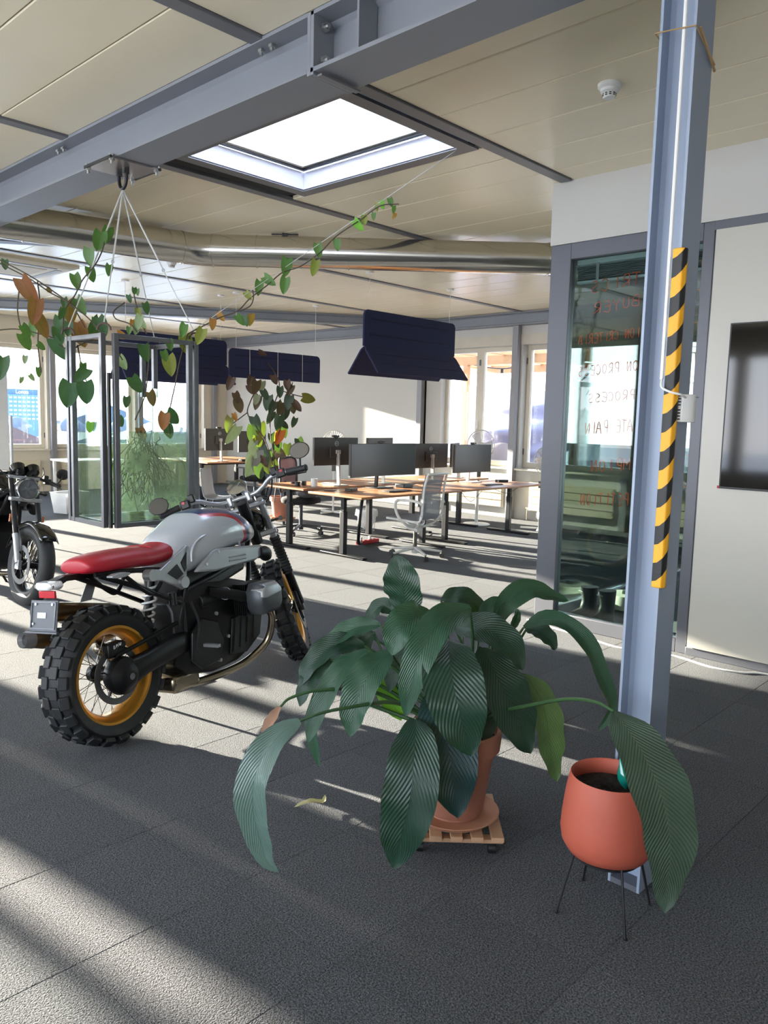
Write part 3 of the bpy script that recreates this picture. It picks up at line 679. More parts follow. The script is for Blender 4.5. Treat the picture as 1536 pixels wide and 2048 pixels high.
for pet, bl_, W, colr, fold, tw in LILY:
    mid = Vector(bl_[len(bl_)//2]); outw = V(mid.x-LP.x, mid.y-LP.y, 0); outw = outw.normalized() if outw.length > .02 else V(0, 0, 0)
    hint = outw*.45+V(0, 0, .45)+V(-.62, -.55, .15)
    vs, fs, uvs = blade(bl_, W, fold, hint, 26, 8)
    lf = put('leaf', leaf_mesh('leaf', vs, fs, uvs, LEAFM[colr], lily.location), lily)
    st = MB(); pts = catmull(pet+[bl_[0]], 6); n_ = len(pts)
    st.tube([p-lily.location for p in pts], [.009-.005*i/n_ for i in range(n_)], 7); st.build('leaf_stalk', STALK, lf)
soil = M('dark_soil', '1d1612', .95, 0, .3, 60, 90, .9, .01)
TERRA = M('weathered_terracotta', 'a8705a', .8, 0, .12, 9, 70, .25, .003)
pot = thing('terracotta_pot', 'weathered terracotta pot holding the peace lily', 'plant pot', (LP.x, LP.y, .105))
a = MB(); a.lathe([(.105, 0), (.11, .005), (.145, .24), (.165, .245), (.172, .32), (.168, .325), (.155, .32), (.145, .24), (.001, .235)], 40); a.build('pot_body', TERRA, pot)
a = MB(); a.lathe([(.001, .285), (.08, .29), (.149, .28)], 30); a.build('soil', soil, pot)
sc_ = thing('pot_saucer', 'terracotta saucer between the pot and its wooden dolly', 'saucer', (LP.x, LP.y, .082))
a = MB(); a.lathe([(.001, 0), (.15, 0), (.172, .02), (.168, .022), (.148, .012), (.001, .012)], 40); a.build('dish', M('pale_terracotta', 'b98468', .75, 0, .06), sc_)
a = MB(); a.lathe([(.001, .0125), (.1, .0125), (.1, .023), (.001, .023)], 24); a.build('foot_ring', TERRA, sc_)
dl = thing('plant_dolly', 'slatted wooden plant dolly on black castors under the terracotta pot', 'dolly', (LP.x, LP.y, 0), .75)
WOOD = M('pale_beech', 'b79070', .6, 0, .12, 14)
sl_ = MB(); sl_.b2(-.17, .17, -.022, .022, .06, .078); slm = sl_.mesh('slat', WOOD)
for i in range(5): put('slat', slm, dl, (0, -.148+i*.074, 0), bevel=.002)
rl = MB(); rl.b2(-.02, .02, -.17, .17, .045, .06); rlm = rl.mesh('rail', WOOD)
for x in (-.13, .13): put('rail', rlm, dl, (x, 0, 0), bevel=.002)
cs = MB(); cs.cyl((0, -.012, .02), (0, .012, .02), .02, n=14); cs.b2(-.012, .012, -.015, .015, .02, .045); csm = cs.mesh('castor', BLACKP)
for x in (-.13, .13):
    for y in (-.13, .13): put('castor', csm, dl, (x, y, 0))
# fallen leaf on the carpet
vs, fs, uvs = blade([(1.93, 2.28, .012), (1.98, 2.24, .03), (2.03, 2.22, .02), (2.06, 2.24, .035)], .035, .4, (0, 0, 1), 10, 4)
fl = put('fallen_leaf', leaf_mesh('fallen_leaf', vs, fs, uvs, mat_leaf('yellow_dead_leaf', 'b8b184', '8f8a5a', .6), (1.98, 2.25, 0)), None, (1.98, 2.25, 0))
tag(fl, 'curled yellow fallen leaf lying on the carpet left of the peace lily', 'leaf')

# ---------------------------------------------------------------- orange planter on black rod legs
OP = V(2.235, 1.096, 0)
op = thing('orange_planter', 'smooth orange tapered planter on thin black rod legs', 'planter', (OP.x, OP.y, 0))
ORG = M('orange_terracotta', 'a9503c', .6, 0, .06, 5, 120, .06, .002)
a = MB(); a.lathe([(.001, .194), (.10, .196), (.126, .207), (.143, .235), (.149, .27), (.146, .32), (.138, .39), (.127, .45), (.124, .455), (.119, .45), (.122, .40), (.001, .395)], 48)
a.build('pot_body', ORG, op, 60)
a = MB(); n_ = 26; rnd = random.Random(3)
ringv = [V(0, 0, .41)]; f_ = []
for r_i in range(1, 7):
    for k_ in range(n_): ringv.append(V(.0205*r_i*math.cos(2*PI*k_/n_), .0205*r_i*math.sin(2*PI*k_/n_), .408+rnd.uniform(-.004, .008) if r_i < 6 else .404))
for k_ in range(n_): f_.append((0, 1+k_, 1+(k_+1) % n_))
for r_i in range(5):
    for k_ in range(n_): f_.append((1+r_i*n_+k_, 1+(r_i+1)*n_+k_, 1+(r_i+1)*n_+(k_+1) % n_, 1+r_i*n_+(k_+1) % n_))
a.add(ringv, f_); a.build('soil', soil, op)
for dx, dy in ((-.095, -.124), (-.129, .096), (.128, -.099), (.097, .127)):
    a = MB(); a.cyl((dx, dy, 0), (dx*.68, dy*.68, .2), .0042, n=8); a.cyl((dx, dy, 0), (dx, dy, .004), .007, n=8); a.build('leg', BLACKP, op)
a = MB(); a.lathe([(.10, .186), (.106, .186), (.106, .193), (.10, .193)], 28, closed=True); a.build('support_ring', BLACKP, op)
wg = thing('watering_bulb', 'teal glass watering bulb stuck in the orange planter soil', 'watering bulb', (2.262, 1.055, .405))
a = MB(); a.lathe([(.001, .105), (.006, .10), (.009, .085), (.019, .06), (.021, .04), (.014, .02), (.005, .008), (.004, -.03), (.001, -.03)], 20)
a.xf(Matrix.Rotation(-.25, 4, 'X')); a.build('bulb', M('teal_glass', '0f7466', .12, 0, .05, 6, Coat_Weight=.5), wg, 60)
# ---------------------------------------------------------------- motorcycles (x forward, y left, z up; origin under the rear axle)
def mat_tank():
    """silver-grey lacquer with the red and blue arch stripe printed round the knee panel"""
    m, t, out = nodes('tank_lacquer')
    sp = t.nodes.new('ShaderNodeSeparateXYZ'); t.links.new(coords(t), sp.inputs[0])
    X, Z = sp.outputs[0], sp.outputs[2]
    a = mth(t, 'POWER', mth(t, 'ABSOLUTE', mth(t, 'DIVIDE', mth(t, 'SUBTRACT', X, .60), .285)), 3.2)
    b_ = mth(t, 'POWER', mth(t, 'ABSOLUTE', mth(t, 'DIVIDE', mth(t, 'SUBTRACT', Z, .80), .212)), 3.2)
    d = mth(t, 'POWER', mth(t, 'ADD', a, b_), 1/3.2)
    front = mth(t, 'MULTIPLY', mth(t, 'GREATER_THAN', X, .62), mth(t, 'GREATER_THAN', Z, .835))
    red = mth(t, 'MULTIPLY', front, mth(t, 'MULTIPLY', mth(t, 'GREATER_THAN', d, 1.0), mth(t, 'LESS_THAN', d, 1.085)))
    blue = mth(t, 'MULTIPLY', front, mth(t, 'MULTIPLY', mth(t, 'GREATER_THAN', d, 1.085), mth(t, 'LESS_THAN', d, 1.19)))
    gr = mth(t, 'MULTIPLY', front, mth(t, 'MULTIPLY', mth(t, 'GREATER_THAN', d, 1.19), mth(t, 'LESS_THAN', d, 1.23)))
    c = mixc(t, red, lin('a9aeb6'), lin('a11520')); c = mixc(t, blue, c, lin('1d2f63')); c = mixc(t, gr, c, lin('5d6b80'))
    p = princ(t, c, .3, .05, Coat_Weight=.6, Coat_Roughness=.08)
    t.links.new(p.outputs[0], out.inputs[0]); return m
RUB = M('tyre_rubber', '17191c', .62, 0, .08, 12, 120, .1, .001)
CHR = M('chrome', 'c9ccd0', .14, 1, .02)
ALU = M('cast_aluminium', 'a3a5a8', .38, .75, .05, 10)
ALU_P = M('silver_painted_cover', '9d9fa3', .4, .4, .03)
BLK = M('black_engine_casting', '0c0d10', .42, .3, .12, 14, 80, .15, .002)
BLKG = M('black_gloss_paint', '0b0c0f', .14, 0, .03, 3, Coat_Weight=.6)
GOLD = M('gold_rim', 'c08a35', .3, .75, .06, 10)
REDS = M('red_leather', 'a3182a', .45, 0, .06, 8, 150, .1, .001)
TITAN = M('smoked_titanium', '7d6a4e', .3, .85, .15, 5)
PIPE = M('heat_tinted_steel', '9a8f7c', .22, .95, .2, 4)
LENS = M('clear_lens', 'd8dadd', .08, .2, .02)
DARKG = M('dark_mirror', '6c6a64', .1, .5, .02)
REDP = M('red_plastic', 'b01626', .35, 0, .03)
AMB = M('amber_plastic', 'b4561a', .35)
WHITEG = M('white_painted_metal', 'dcdcdc', .35, .1)
GAUGE = M('gauge_face', '1c1d1f', .3)
def bike(label, loc, rz, lean, steer, st):
    root = thing('motorcycle', label, 'motorcycle', loc, rz); root.rotation_euler = (lean, 0, rz)
    ry = Matrix.Rotation(-PI/2, 3, 'X')
    RA, FA = V(0, 0, .335), V(1.53, 0, .338)
    SP = V(1.15, 0, 1.0); ax = V(-.44, 0, .9).normalized()
    MS = Matrix.Translation(SP) @ Matrix.Rotation(steer, 4, ax) @ Matrix.Translation(-SP)
    def part(name, mb, mat, par=root, steerit=False, **k):
        if steerit: mb.xf(MS)
        return mb.build(name, mat, par, **k)
    # ---- wheels
    def wheel(name, c, hw, R, rr, knob, rows, nk, front):
        t = MB(); t.lathe([(rr, -hw*.72), (rr+.03, -hw*.95), (R-.045, -hw), (R-.016, -hw*.74), (R-.003, -hw*.35), (R, 0), (R-.003, hw*.35), (R-.016, hw*.74), (R-.045, hw), (rr+.03, hw*.95), (rr, hw*.72)], 56, (0, 0, 0), ry, cap=False)
        w_ = t.build(name, RUB, root, 45)
        w_.matrix_basis = (MS if front else Matrix()) @ Matrix.Translation(c)
        rim = MB(); rim.lathe([(rr-.004, -hw*.78), (rr+.008, -hw*.78), (rr+.008, -hw*.70), (rr-.012, -hw*.6), (rr-.026, -hw*.25), (rr-.026, hw*.25), (rr-.012, hw*.6), (rr+.008, hw*.70), (rr+.008, hw*.78), (rr-.004, hw*.78), (rr-.02, hw*.6), (rr-.034, hw*.25), (rr-.034, -hw*.25), (rr-.02, -hw*.6)], 56, (0, 0, 0), ry, closed=True)
        rim.build('rim', st['rim'], w_)
        hub = MB(); hub.lathe([(.02, -.09), (.04, -.09), (.045, -.055), (.03, -.04), (.03, .04), (.045, .055), (.04, .09), (.02, .09)], 24, (0, 0, 0), ry); hub.build('hub', BLK, w_)
        sp_ = MB(); ns = 36
        for i in range(ns):
            a = 2*PI*i/ns; off = .55 if (i//2) % 2 else -.55; y = .052 if i % 2 else -.052
            sp_.tube([(.044*math.sin(a+off), y, .044*math.cos(a+off)), ((rr-.03)*math.sin(a), y*.25, (rr-.03)*math.cos(a))], .0017, 4)
        s_ = sp_.build('spokes', st['spoke'], w_); s_['kind'] = 'stuff'
        dsc = MB(); r0, r1 = (.105, .135) if not front else (.115, .155)
        for y in ((-.075,) if not front else (-.082, .082)):
            dsc.lathe([(r0, y-.002), (r1, y-.002), (r1, y+.002), (r0, y+.002)], 40, (0, 0, 0), ry, closed=True)
        dsc.build('brake_disc', M('brake_steel', '6f7072', .35, .9), w_)
        car = MB()
        for k_ in range(5):
            a = 2*PI*k_/5
            for y in ((-.075,) if not front else (-.082, .082)): car.bar((.04*math.cos(a), y, .04*math.sin(a)), (r0*math.cos(a+.3), y, r0*math.sin(a+.3)), .012, .006)
        car.build('disc_carrier', BLK, w_)
        if knob:
            for yo, wd, tilt, ph in rows:
                rad = R-.006-abs(yo)*.18 if abs(yo) > .02 else R-.004
                kb = MB(); L_ = 2*PI*R/nk*.62
                cs_ = Matrix.Rotation(tilt, 3, 'X')
                kb.box((0, yo, rad), (L_, wd, .034), R=cs_)
                kme = kb.mesh('tread_block', RUB)
                for i in range(nk): put('tread_block', kme, w_, None, .004, rot=(0, 2*PI*(i+ph)/nk, 0))
        return w_
    if st['knob']:
        wheel('rear_wheel', RA, .086, .318, .222, True, ((-.065, .042, .75, 0), (-.024, .044, .12, .5), (.024, .044, -.12, 0), (.065, .042, -.75, .5)), 22, False)
        wheel('front_wheel', FA, .062, .322, .235, True, ((-.044, .034, .75, 0), (-.0, .046, 0, .5), (.044, .034, -.75, 0)), 26, True)
    else:
        wheel('rear_wheel', RA, .088, .325, .222, False, (), 0, False)
        wheel('front_wheel', FA, .062, .325, .228, False, (), 0, True)
    # ---- tank, seat, covers
    def sec(x, zb, zt, hw, n=28, p=.62, sh=.0):
        out = []; zc, h = (zb+zt)/2, (zt-zb)/2
        for k_ in range(n):
            a = 2*PI*k_/n; c_, s_ = math.cos(a), math.sin(a)
            wz = 1-.22*max(0, s_)
            out.append(V(x+sh*s_*h, hw*wz*math.copysign(abs(c_)**p, c_), zc+h*math.copysign(abs(s_)**p, s_)))
        return out
    tk = MB(); S_ = [(.37, .82, .90, .06), (.385, .76, .925, .10), (.43, .725, .955, .14), (.52, .735, .995, .17), (.62, .77, 1.04, .19), (.72, .80, 1.055, .195), (.82, .815, 1.05, .195), (.92, .825, 1.022, .187), (.99, .83, .98, .165), (1.05, .84, .945, .13), (1.085, .86, .92, .08)]
    cs = catmull([V(a, b_, c_) for a, b_, c_, d in S_], 3); hwc = catmull([V(a, d, 0) for a, b_, c_, d in S_], 3)
    tk.loft([sec(p.x, p.y, p.z, q.y, p=.6) for p, q in zip(cs, hwc)])
    tank = part('fuel_tank', tk, st['tank'], smooth=60)
    if st['knob']:
        for sgn in (-1, 1):
            kn = MB(); pts = []
            for k_ in range(15):
                a = PI*(k_/14); pts.append(V(.66-.2*math.cos(a), sgn*.172, .80+.13*math.sin(a)**.7))
            kn.tube(catmull(pts, 2), .006, 6); kn.build('knee_crease', st['tankplain'], tank, 60)
    cap_ = MB(); cap_.lathe([(.04, 0), (.04, .012), (.032, .018), (.001, .018)], 24, (.80, 0, 1.015)); cap_.build('filler_cap', ALU, tank)
    se = MB(); Q = [(-.125, .85, .875, .06), (-.115, .83, .895, .095), (-.05, .82, .908, .12), (.05, .815, .914, .13), (.18, .81, .912, .13), (.26, .805, .907, .125), (.34, .805, .909, .118), (.44, .815, .93, .108), (.53, .845, .955, .09), (.58, .875, .965, .075), (.60, .90, .95, .05)]
    cs = catmull([V(a, b_, c_) for a, b_, c_, d in Q], 3); hwc = catmull([V(a, d, 0) for a, b_, c_, d in Q], 3)
    se.loft([sec(p.x, p.y, p.z, q.y, p=.7) for p, q in zip(cs, hwc)])
    seat = part('seat', se, st['seat'], smooth=60)
    sm = MB(); sm.tube([(.27, y, .9105-.3*y*y*4) for y in (-.10, -.05, 0, .05, .10)], .0025, 5); sm.build('seat_seam', st['seat'], seat)
    for sgn in (-1, 1):
        Ms = Matrix(((1, 0, 0, 0), (0, 0, sgn, sgn*.165), (0, 1, 0, 0), (0, 0, 0, 1)))
        cv = MB(); cv.prism([(.46, .745), (.60, .835), (.64, .845), (1.02, .815), (1.055, .79), (1.05, .765), (.96, .735), (.62, .725)], .035, Ms)
        c_ = part('side_cover', cv, ALU_P, bevel=.012)
        gr = MB()
        for z in (.765, .785): gr.tube([(.72, sgn*.201, z), (.76, sgn*.204, z), (.86, sgn*.203, z-.004)], .005, 6)
        gr.build('cover_ribs', ALU_P, c_)
        bm = MB()
        for x, z in ((.54, .775), (.645, .825)): bm.cyl((x, sgn*.198, z), (x, sgn*.204, z), .009, n=10)
        bm.build('cover_screws', CHR, c_)
        it = MB(); it.tube(catmull([(1.0, sgn*.18, .775), (1.07, sgn*.18, .765), (1.10, sgn*.16, .74)], 4), [.036]*9, 14); part('air_intake', it, BLK)
    # ---- frame, subframe, engine
    fr = MB(); tb = lambda pts, r=.014: fr.tube(catmull(pts, 5), r, 8)
    for s in (-1, 1):
        tb([(1.12, s*.04, .92), (.98, s*.12, .80), (.75, s*.14, .72), (.45, s*.13, .66)]); tb([(.45, s*.13, .66), (.40, s*.12, .5), (.42, s*.11, .34)])
        tb([(.42, s*.13, .76), (.2, s*.12, .80), (-.08, s*.08, .82)], .012); tb([(.40, s*.13, .60), (.15, s*.12, .72), (-.06, s*.09, .81)], .012)
        tb([(.05, s*.12, .80), (.16, s*.125, .71), (.22, s*.125, .68), (.27, s*.13, .72), (.30, s*.13, .78)], .011)
        tb([(1.08, s*.05, .86), (1.0, s*.1, .64), (.9, s*.12, .5)])
    part('frame', fr, BLK)
    en = MB()
    en.loft([[V(x, y*w_, z0+(z1-z0)*zz) for y, zz in ((-1, .15), (-.8, 0), (.8, 0), (1, .15), (1, .85), (.75, 1), (-.75, 1), (-1, .85))] for x, w_, z0, z1 in ((.36, .10, .28, .60), (.42, .14, .22, .66), (.60, .16, .19, .68), (.80, .165, .2, .66), (.95, .15, .24, .62), (1.03, .11, .30, .54))])
    eng = part('engine_block', en, BLK, smooth=25, bevel=.008)
    for s in (-1, 1):
        gc = MB(); gc.prism([(.40, .30), (.47, .24), (.60, .25), (.66, .34), (.62, .46), (.50, .50), (.42, .44)], .018, Matrix(((1, 0, 0, 0), (0, 0, s, s*.155), (0, 1, 0, 0), (0, 0, 0, 1)))); gc.build('gearbox_cover', BLK, eng, bevel=.006)
        tc_ = MB(); tc_.prism([(.70, .26), (.84, .24), (.97, .31), (1.0, .42), (.90, .47), (.74, .45)], .02, Matrix(((1, 0, 0, 0), (0, 0, s, s*.155), (0, 1, 0, 0), (0, 0, 0, 1)))); tc_.build('side_casting', BLK, eng, bevel=.006)
        for k_ in range(4):
            rb = MB(); rb.bar((.72+k_*.06, s*.177, .27+k_*.012), (.76+k_*.055, s*.177, .44), .006, .008); rb.build('casting_rib', BLK, eng)
    stm = MB(); stm.cyl((.52, -.13, .575), (.70, -.13, .575), .042, n=18); stm.build('starter_motor', BLK, eng, bevel=.006)
    hs_l = MB(); hs_l.tube(catmull([(.44, -.16, .60), (.47, -.175, .48), (.44, -.17, .36), (.50, -.165, .30)], 5), .007, 6); hs_l.build('brake_hose', RUB, eng)
    rsv = MB(); rsv.cyl((.35, -.13, .60), (.35, -.13, .66), .022, n=14); rsv.build('fluid_reservoir', BLKG, eng)
    ab = MB(); ab.loft([[V(x, y*w_, z0+(z1-z0)*zz) for y, zz in ((-1, 0), (1, 0), (1, 1), (-1, 1))] for x, w_, z0, z1 in ((.40, .12, .62, .77), (.75, .13, .64, .80), (.98, .10, .68, .82))]); part('airbox', ab, BLK, bevel=.02)
    for i, (x, z) in enumerate(((.50, .28), (.62, .25), (.78, .26), (.9, .3), (.52, .42), (.7, .36), (.88, .40), (.62, .5))):
        b2 = MB(); b2.cyl((x, -.15, z), (x, -.172, z), .010, n=8); b2.build('case_bolt', ALU, eng)
    for s in (-1, 1):
        cy = MB()
        for i in range(7): cy.box((.86, s*(.165+i*.013), .54), (.17, .006, .17))
        cy.cyl((.86, s*.15, .54), (.86, s*.27, .54), .06, n=20); part('cylinder', cy, BLK)
        hd = MB(); hd.loft([[V(.865+a*k_, s*y, .545+b_*k_) for a, b_ in ((-.105, -.045), (-.075, -.085), (.07, -.085), (.10, -.04), (.10, .045), (.06, .085), (-.08, .085), (-.105, .045))] for y, k_ in ((.255, .95), (.27, 1), (.335, 1), (.365, .8), (.372, .5))])
        h_ = part('cylinder_head', hd, M('dark_grey_casting', '4e5257', .42, .5, .05), bevel=.008)
        cv = MB(); cv.loft([[V(.865+a*k_, s*y, .545+b_*k_) for a, b_ in ((-.10, .01), (.095, .03), (.09, .05), (.055, .082), (-.07, .082), (-.10, .05))] for y, k_ in ((.29, 1.03), (.335, 1.03), (.366, .85), (.374, .6))]); cv.build('valve_cover', ALU_P, h_, bevel=.006)
        pt = MB(); pt.tube(catmull([(.60, s*.14, .62), (.70, s*.20, .59), (.78, s*.24, .56)], 4), .03, 14); part('intake_pipe', pt, BLK)
        cl = MB(); cl.lathe([(.032, -.006), (.034, -.006), (.034, .006), (.032, .006)], 20, (.68, s*.188, .597), (Matrix.Rotation(-s*.5, 3, 'Z') @ Matrix.Rotation(PI/2, 3, 'Y')), closed=True); part('hose_clamp', cl, CHR)
        hp = MB(); hp.tube(catmull([(.93, s*.27, .49), (.975, s*.26, .40), (.96, s*.22, .27), (.85, s*.15, .18), (.66, s*.11, .155), (.48, s*.08, .16), (.36, s*.03, .20)], 6), .021, 14); part('exhaust_header', hp, PIPE)
        fp = MB(); fp.bar((.50, s*.15, .36), (.50, s*.27, .36), .022, .016); fp.bar((.42, s*.14, .42), (.52, s*.15, .34), .012, .02); part('foot_peg', fp, ALU)
    col_ = MB(); col_.tube(catmull([(.44, .0, .18), (.30, .06, .20), (.20, .13, .34), (.10, .165, .44)], 5), .034, 14); col_.box((.42, 0, .19), (.2, .22, .09)); part('exhaust_collector', col_, PIPE, bevel=.02)
    for nm, a, b_, r in (('lower_muffler', V(.22, .165, .48), V(-.24, .18, .55), .047), ('upper_muffler', V(.24, .165, .58), V(-.16, .18, .66), .047)):
        mf = MB(); mf.tube([a, a.lerp(b_, .12), a.lerp(b_, .88), b_], [r*.6, r, r, r*.82], 20); o_ = part(nm, mf, TITAN)
        tp = MB(); tp.tube([b_, b_+(b_-a).normalized()*.05], [r*.86, r*.75], 20, cap=False); tp.tube([b_+(b_-a).normalized()*.05, b_+(b_-a).normalized()*.03], [r*.75, r*.56], 20, cap=False); tp.build('tip', ALU, o_)
        tb2 = MB(); tb2.tube([b_-(b_-a).normalized()*.01, b_+(b_-a).normalized()*.032], [r*.5, r*.56], 16); tb2.build('tip_bore', BLK, o_)
    br = MB(); br.prism([(0, 0), (.06, .10), (.10, .10), (.10, .06), (.07, 0)], .006, Matrix(((1, 0, 0, .02), (0, 0, 1, .15), (0, 1, 0, .67), (0, 0, 0, 1)))); part('muffler_bracket', br, ALU)
    # ---- swing arm with shaft drive on the right, shock
    sw = MB(); sw.loft([[V(x, y0+(dy*a), z+(dz*b_)) for a, b_ in ((-1, -.6), (-.6, -1), (.6, -1), (1, -.6), (1, .6), (.6, 1), (-.6, 1), (-1, .6))] for x, y0, dy, z, dz in ((.46, -.10, .045, .40, .06), (.30, -.115, .04, .385, .055), (.14, -.115, .040, .36, .05), (.02, -.11, .042, .335, .065), (-.05, -.105, .035, .335, .05))])
    s_ = part('swing_arm', sw, BLK, bevel=.01)
    fd = MB(); fd.lathe([(.02, -.165), (.04, -.165), (.06, -.15), (.085, -.13), (.09, -.10), (.075, -.06), (.04, -.05)], 28, (.0, 0, .335), ry); fd.build('final_drive', BLK, s_)
    ab_ = MB(); ab_.cyl((0, -.165, .335), (0, -.171, .335), .016, n=16); ab_.build('axle_cap', CHR, s_)
    tq = MB(); tq.tube([(-.02, -.10, .43), (.38, -.11, .50)], .011, 8); part('torque_rod', tq, BLK)
    cp = MB(); cp.box((-.01, -.075, .46), (.10, .05, .07)); cp.box((.02, -.09, .475), (.05, .03, .03)); cpo = part('brake_caliper', cp, BLK, bevel=.01)
    if st['knob']:
        for i_, ch in enumerate('BMW'):
            lm = MB()
            for sk_ in FONT[ch]: lm.tube([(-.035+i_*.017+x_*.014, -.106, .468+z_*.014+i_*.004) for x_, z_ in sk_], .0012, 4)
            lm.build('maker_letter', WHITEG, cpo)
    sk = MB(); hx = []
    for i in range(60):
        a = i*.62; f_ = i/59; hx.append(V(.26+.06*f_+.036*math.cos(a)*.9, -.02+.036*math.sin(a), .50+.20*f_))
    sk.tube(hx, .006, 6); part('shock_spring', sk, st['spring'])
    sr = MB(); sr.cyl((.25, -.02, .46), (.33, -.02, .74), .018, n=10); part('shock_body', sr, BLK)
    pb = MB(); Mp = Matrix(((1, 0, 0, 0), (0, 0, 1, -.155), (0, 1, 0, 0), (0, 0, 0, 1)))
    rg = [(.16, .765), (.20, .80), (.26, .79), (.36, .84), (.455, .885), (.475, .875), (.44, .74), (.43, .68), (.40, .665), (.36, .69), (.26, .735), (.18, .745)]
    pb.prism(rg, .022, Mp); p_ = part('rear_frame_bracket', pb, ALU, bevel=.005)
    hb = MB(); hb.prism([(.30, .765), (.37, .80), (.41, .745), (.36, .725)], .004, Matrix(((1, 0, 0, 0), (0, 0, 1, -.1585), (0, 1, 0, 0), (0, 0, 0, 1)))); hb.prism([(.40, .805), (.445, .85), (.435, .77), (.42, .755)], .004, Matrix(((1, 0, 0, 0), (0, 0, 1, -.1585), (0, 1, 0, 0), (0, 0, 0, 1)))); hb.build('bracket_recess', BLK, p_)
    for x, z, r in ((.40, .705, .03), (.185, .775, .028)):
        bs_ = MB(); bs_.cyl((x, -.13, z), (x, -.175, z), r, n=20); bs_.build('bracket_boss', ALU, p_)
    # ---- tail
    tl = MB(); tl.loft([[V(x, y*w_, z+(zz*h)) for y, zz in ((-1, 0), (1, 0), (.8, 1), (-.8, 1))] for x, w_, z, h in ((.08, .05, .795, .02), (-.06, .04, .805, .025), (-.19, .028, .81, .025), (-.25, .035, .79, .03))]); part('tail_frame', tl, BLK)
    ll = MB(); ll.loft([[V(x, y*w_, z) for y, z in ((-1, .800), (-.7, .785), (.7, .785), (1, .800), (.8, .82), (-.8, .82))] for x, w_ in ((-.22, .035), (-.245, .075), (-.275, .07), (-.30, .045))]); l_ = part('tail_light', ll, LENS, bevel=.006)
    for y in (-.05, -.017, .017, .05):
        le = MB(); le.cyl((-.285, y, .802), (-.293, y, .802), .009, n=10); le.build('lamp_cell', CHR, l_)
    rf = MB(); rf.box((-.275, 0, .765), (.012, .10, .032)); part('reflector', rf, REDP, bevel=.003)
    Mt = Matrix.Translation((-.29, 0, .745)) @ Matrix.Rotation(.2, 4, 'Y')
    pl = MB(); pl.box((0, 0, -.07), (.006, .17, .135)); pl.box((-.005, 0, -.142), (.016, .20, .01)); pl.xf(Mt); q_ = part('plate_holder', pl, M('grey_plate_plastic', '4a4e55', .45), bevel=.002)
    pf = MB(); pf.tube([(-.006, -.075, -.012), (-.006, .075, -.012), (-.006, .075, -.125), (-.006, -.075, -.125), (-.006, -.075, -.012)], .004, 6); pf.xf(Mt); pf.build('plate_rim', M('pale_plastic_rim', '8b9099', .4), q_)
    ps = MB(); ps.box((-.0045, .01, -.068), (.002, .055, .024)); ps.xf(Mt); ps.build('sticker', M('white_sticker', 'c9cfdb', .5), q_)
    pk = MB()
    for y, z in ((-.055, -.02), (.05, -.02), (.06, -.105)): pk.cyl((-.003, y, z), (-.008, y, z), .006, n=8)
    pk.xf(Mt); pk.build('plate_screws', CHR, q_)
    for s in (-1, 1):
        ts = MB(); ts.bar((-.0, s*.05, .805), (-.0, s*.13, .805), .012, .01); ts.loft([[V(x, s*(y0+.02*a), .806+h*b_) for a, b_ in ((-1, -1), (1, -1), (1, 1), (-1, 1))] for x, y0, h in ((.05, .15, .004), (.02, .15, .011), (-.03, .15, .011), (-.06, .15, .004))]); part('turn_signal', ts, ALU_P, bevel=.003)
    # ---- front end (steered)
    low, up = FA, V(1.19, 0, 1.02)
    for s in (-1, 1):
        o_ = V(0, s*.10, 0); a, b_ = low+o_, up+o_; d = (b_-a)
        f1 = MB(); f1.cyl(a+d*.02, a+d*.34, .027, n=16); f1.box(a+V(.0, 0, .0), (.06, .03, .07)); part('fork_slider', f1, st['slider'], steerit=True)
        f2 = MB(); f2.cyl(a+d*.3, a+d*1.04, .021, n=16); part('fork_tube', f2, st['stanchion'], steerit=True)
        if st['knob']:
            f3 = MB(); n_ = 26; f3.tube([a+d*(.33+.36*i/n_) for i in range(n_+1)], [.034 if i % 2 else .027 for i in range(n_+1)], 14); part('fork_gaiter', f3, RUB, steerit=True)
        fc = MB(); fc.box(a+V(-.05, -s*.01, .05), (.07, .03, .11)); part('front_caliper', fc, BLK, steerit=True, bevel=.01)
    yk = MB()
    for f_, th in ((.74, .035), (1.0, .028)):
        c_ = low.lerp(up, f_); yk.loft([[c_+V(x, y, z*th) for x, y in ((-.05, -.05), (-.02, -.13), (.03, -.13), (.03, .13), (-.02, .13), (-.05, .05))] for z in (-.5, .5)])
    part('fork_yoke', yk, ALU, steerit=True, bevel=.008)
    sh_ = MB(); sh_.cyl(SP+ax*.06, SP-ax*.22, .035, n=18); part('steering_head', sh_, BLK)
    hd = MB(); HM = Matrix.Translation((1.27, 0, .93)) @ Matrix.Rotation(PI/2, 4, 'Y')
    hd.lathe([(.02, -.10), (.06, -.085), (.083, -.04), (.09, .0), (.09, .03)], 32); hd.xf(HM); part('headlight_bowl', hd, st['bowl'], steerit=True, smooth=60)
    rg_ = MB(); rg_.lathe([(.082, .025), (.094, .025), (.096, .035), (.092, .046), (.082, .042)], 36, closed=True); rg_.xf(HM); part('headlight_ring', rg_, CHR, steerit=True, smooth=60)
    ln = MB(); ln.lathe([(.082, .036), (.06, .046), (.03, .051), (.001, .053)], 32); ln.xf(HM); ll_ = part('headlight_lens', ln, mat_lens(), steerit=True, smooth=60)
    rfv = MB()
    for k_ in range(5):
        a = 2*PI*k_/5+.3; rfv.loft([[V(r*math.cos(a+w_), r*math.sin(a+w_), z) for w_, z in ((-.35, -.0), (.35, 0), (.25, .03), (-.25, .03))] for r in (.015, .074)])
    rfv.xf(HM); rfv.xf(MS); rfv.build('headlight_reflector', CHR, root)
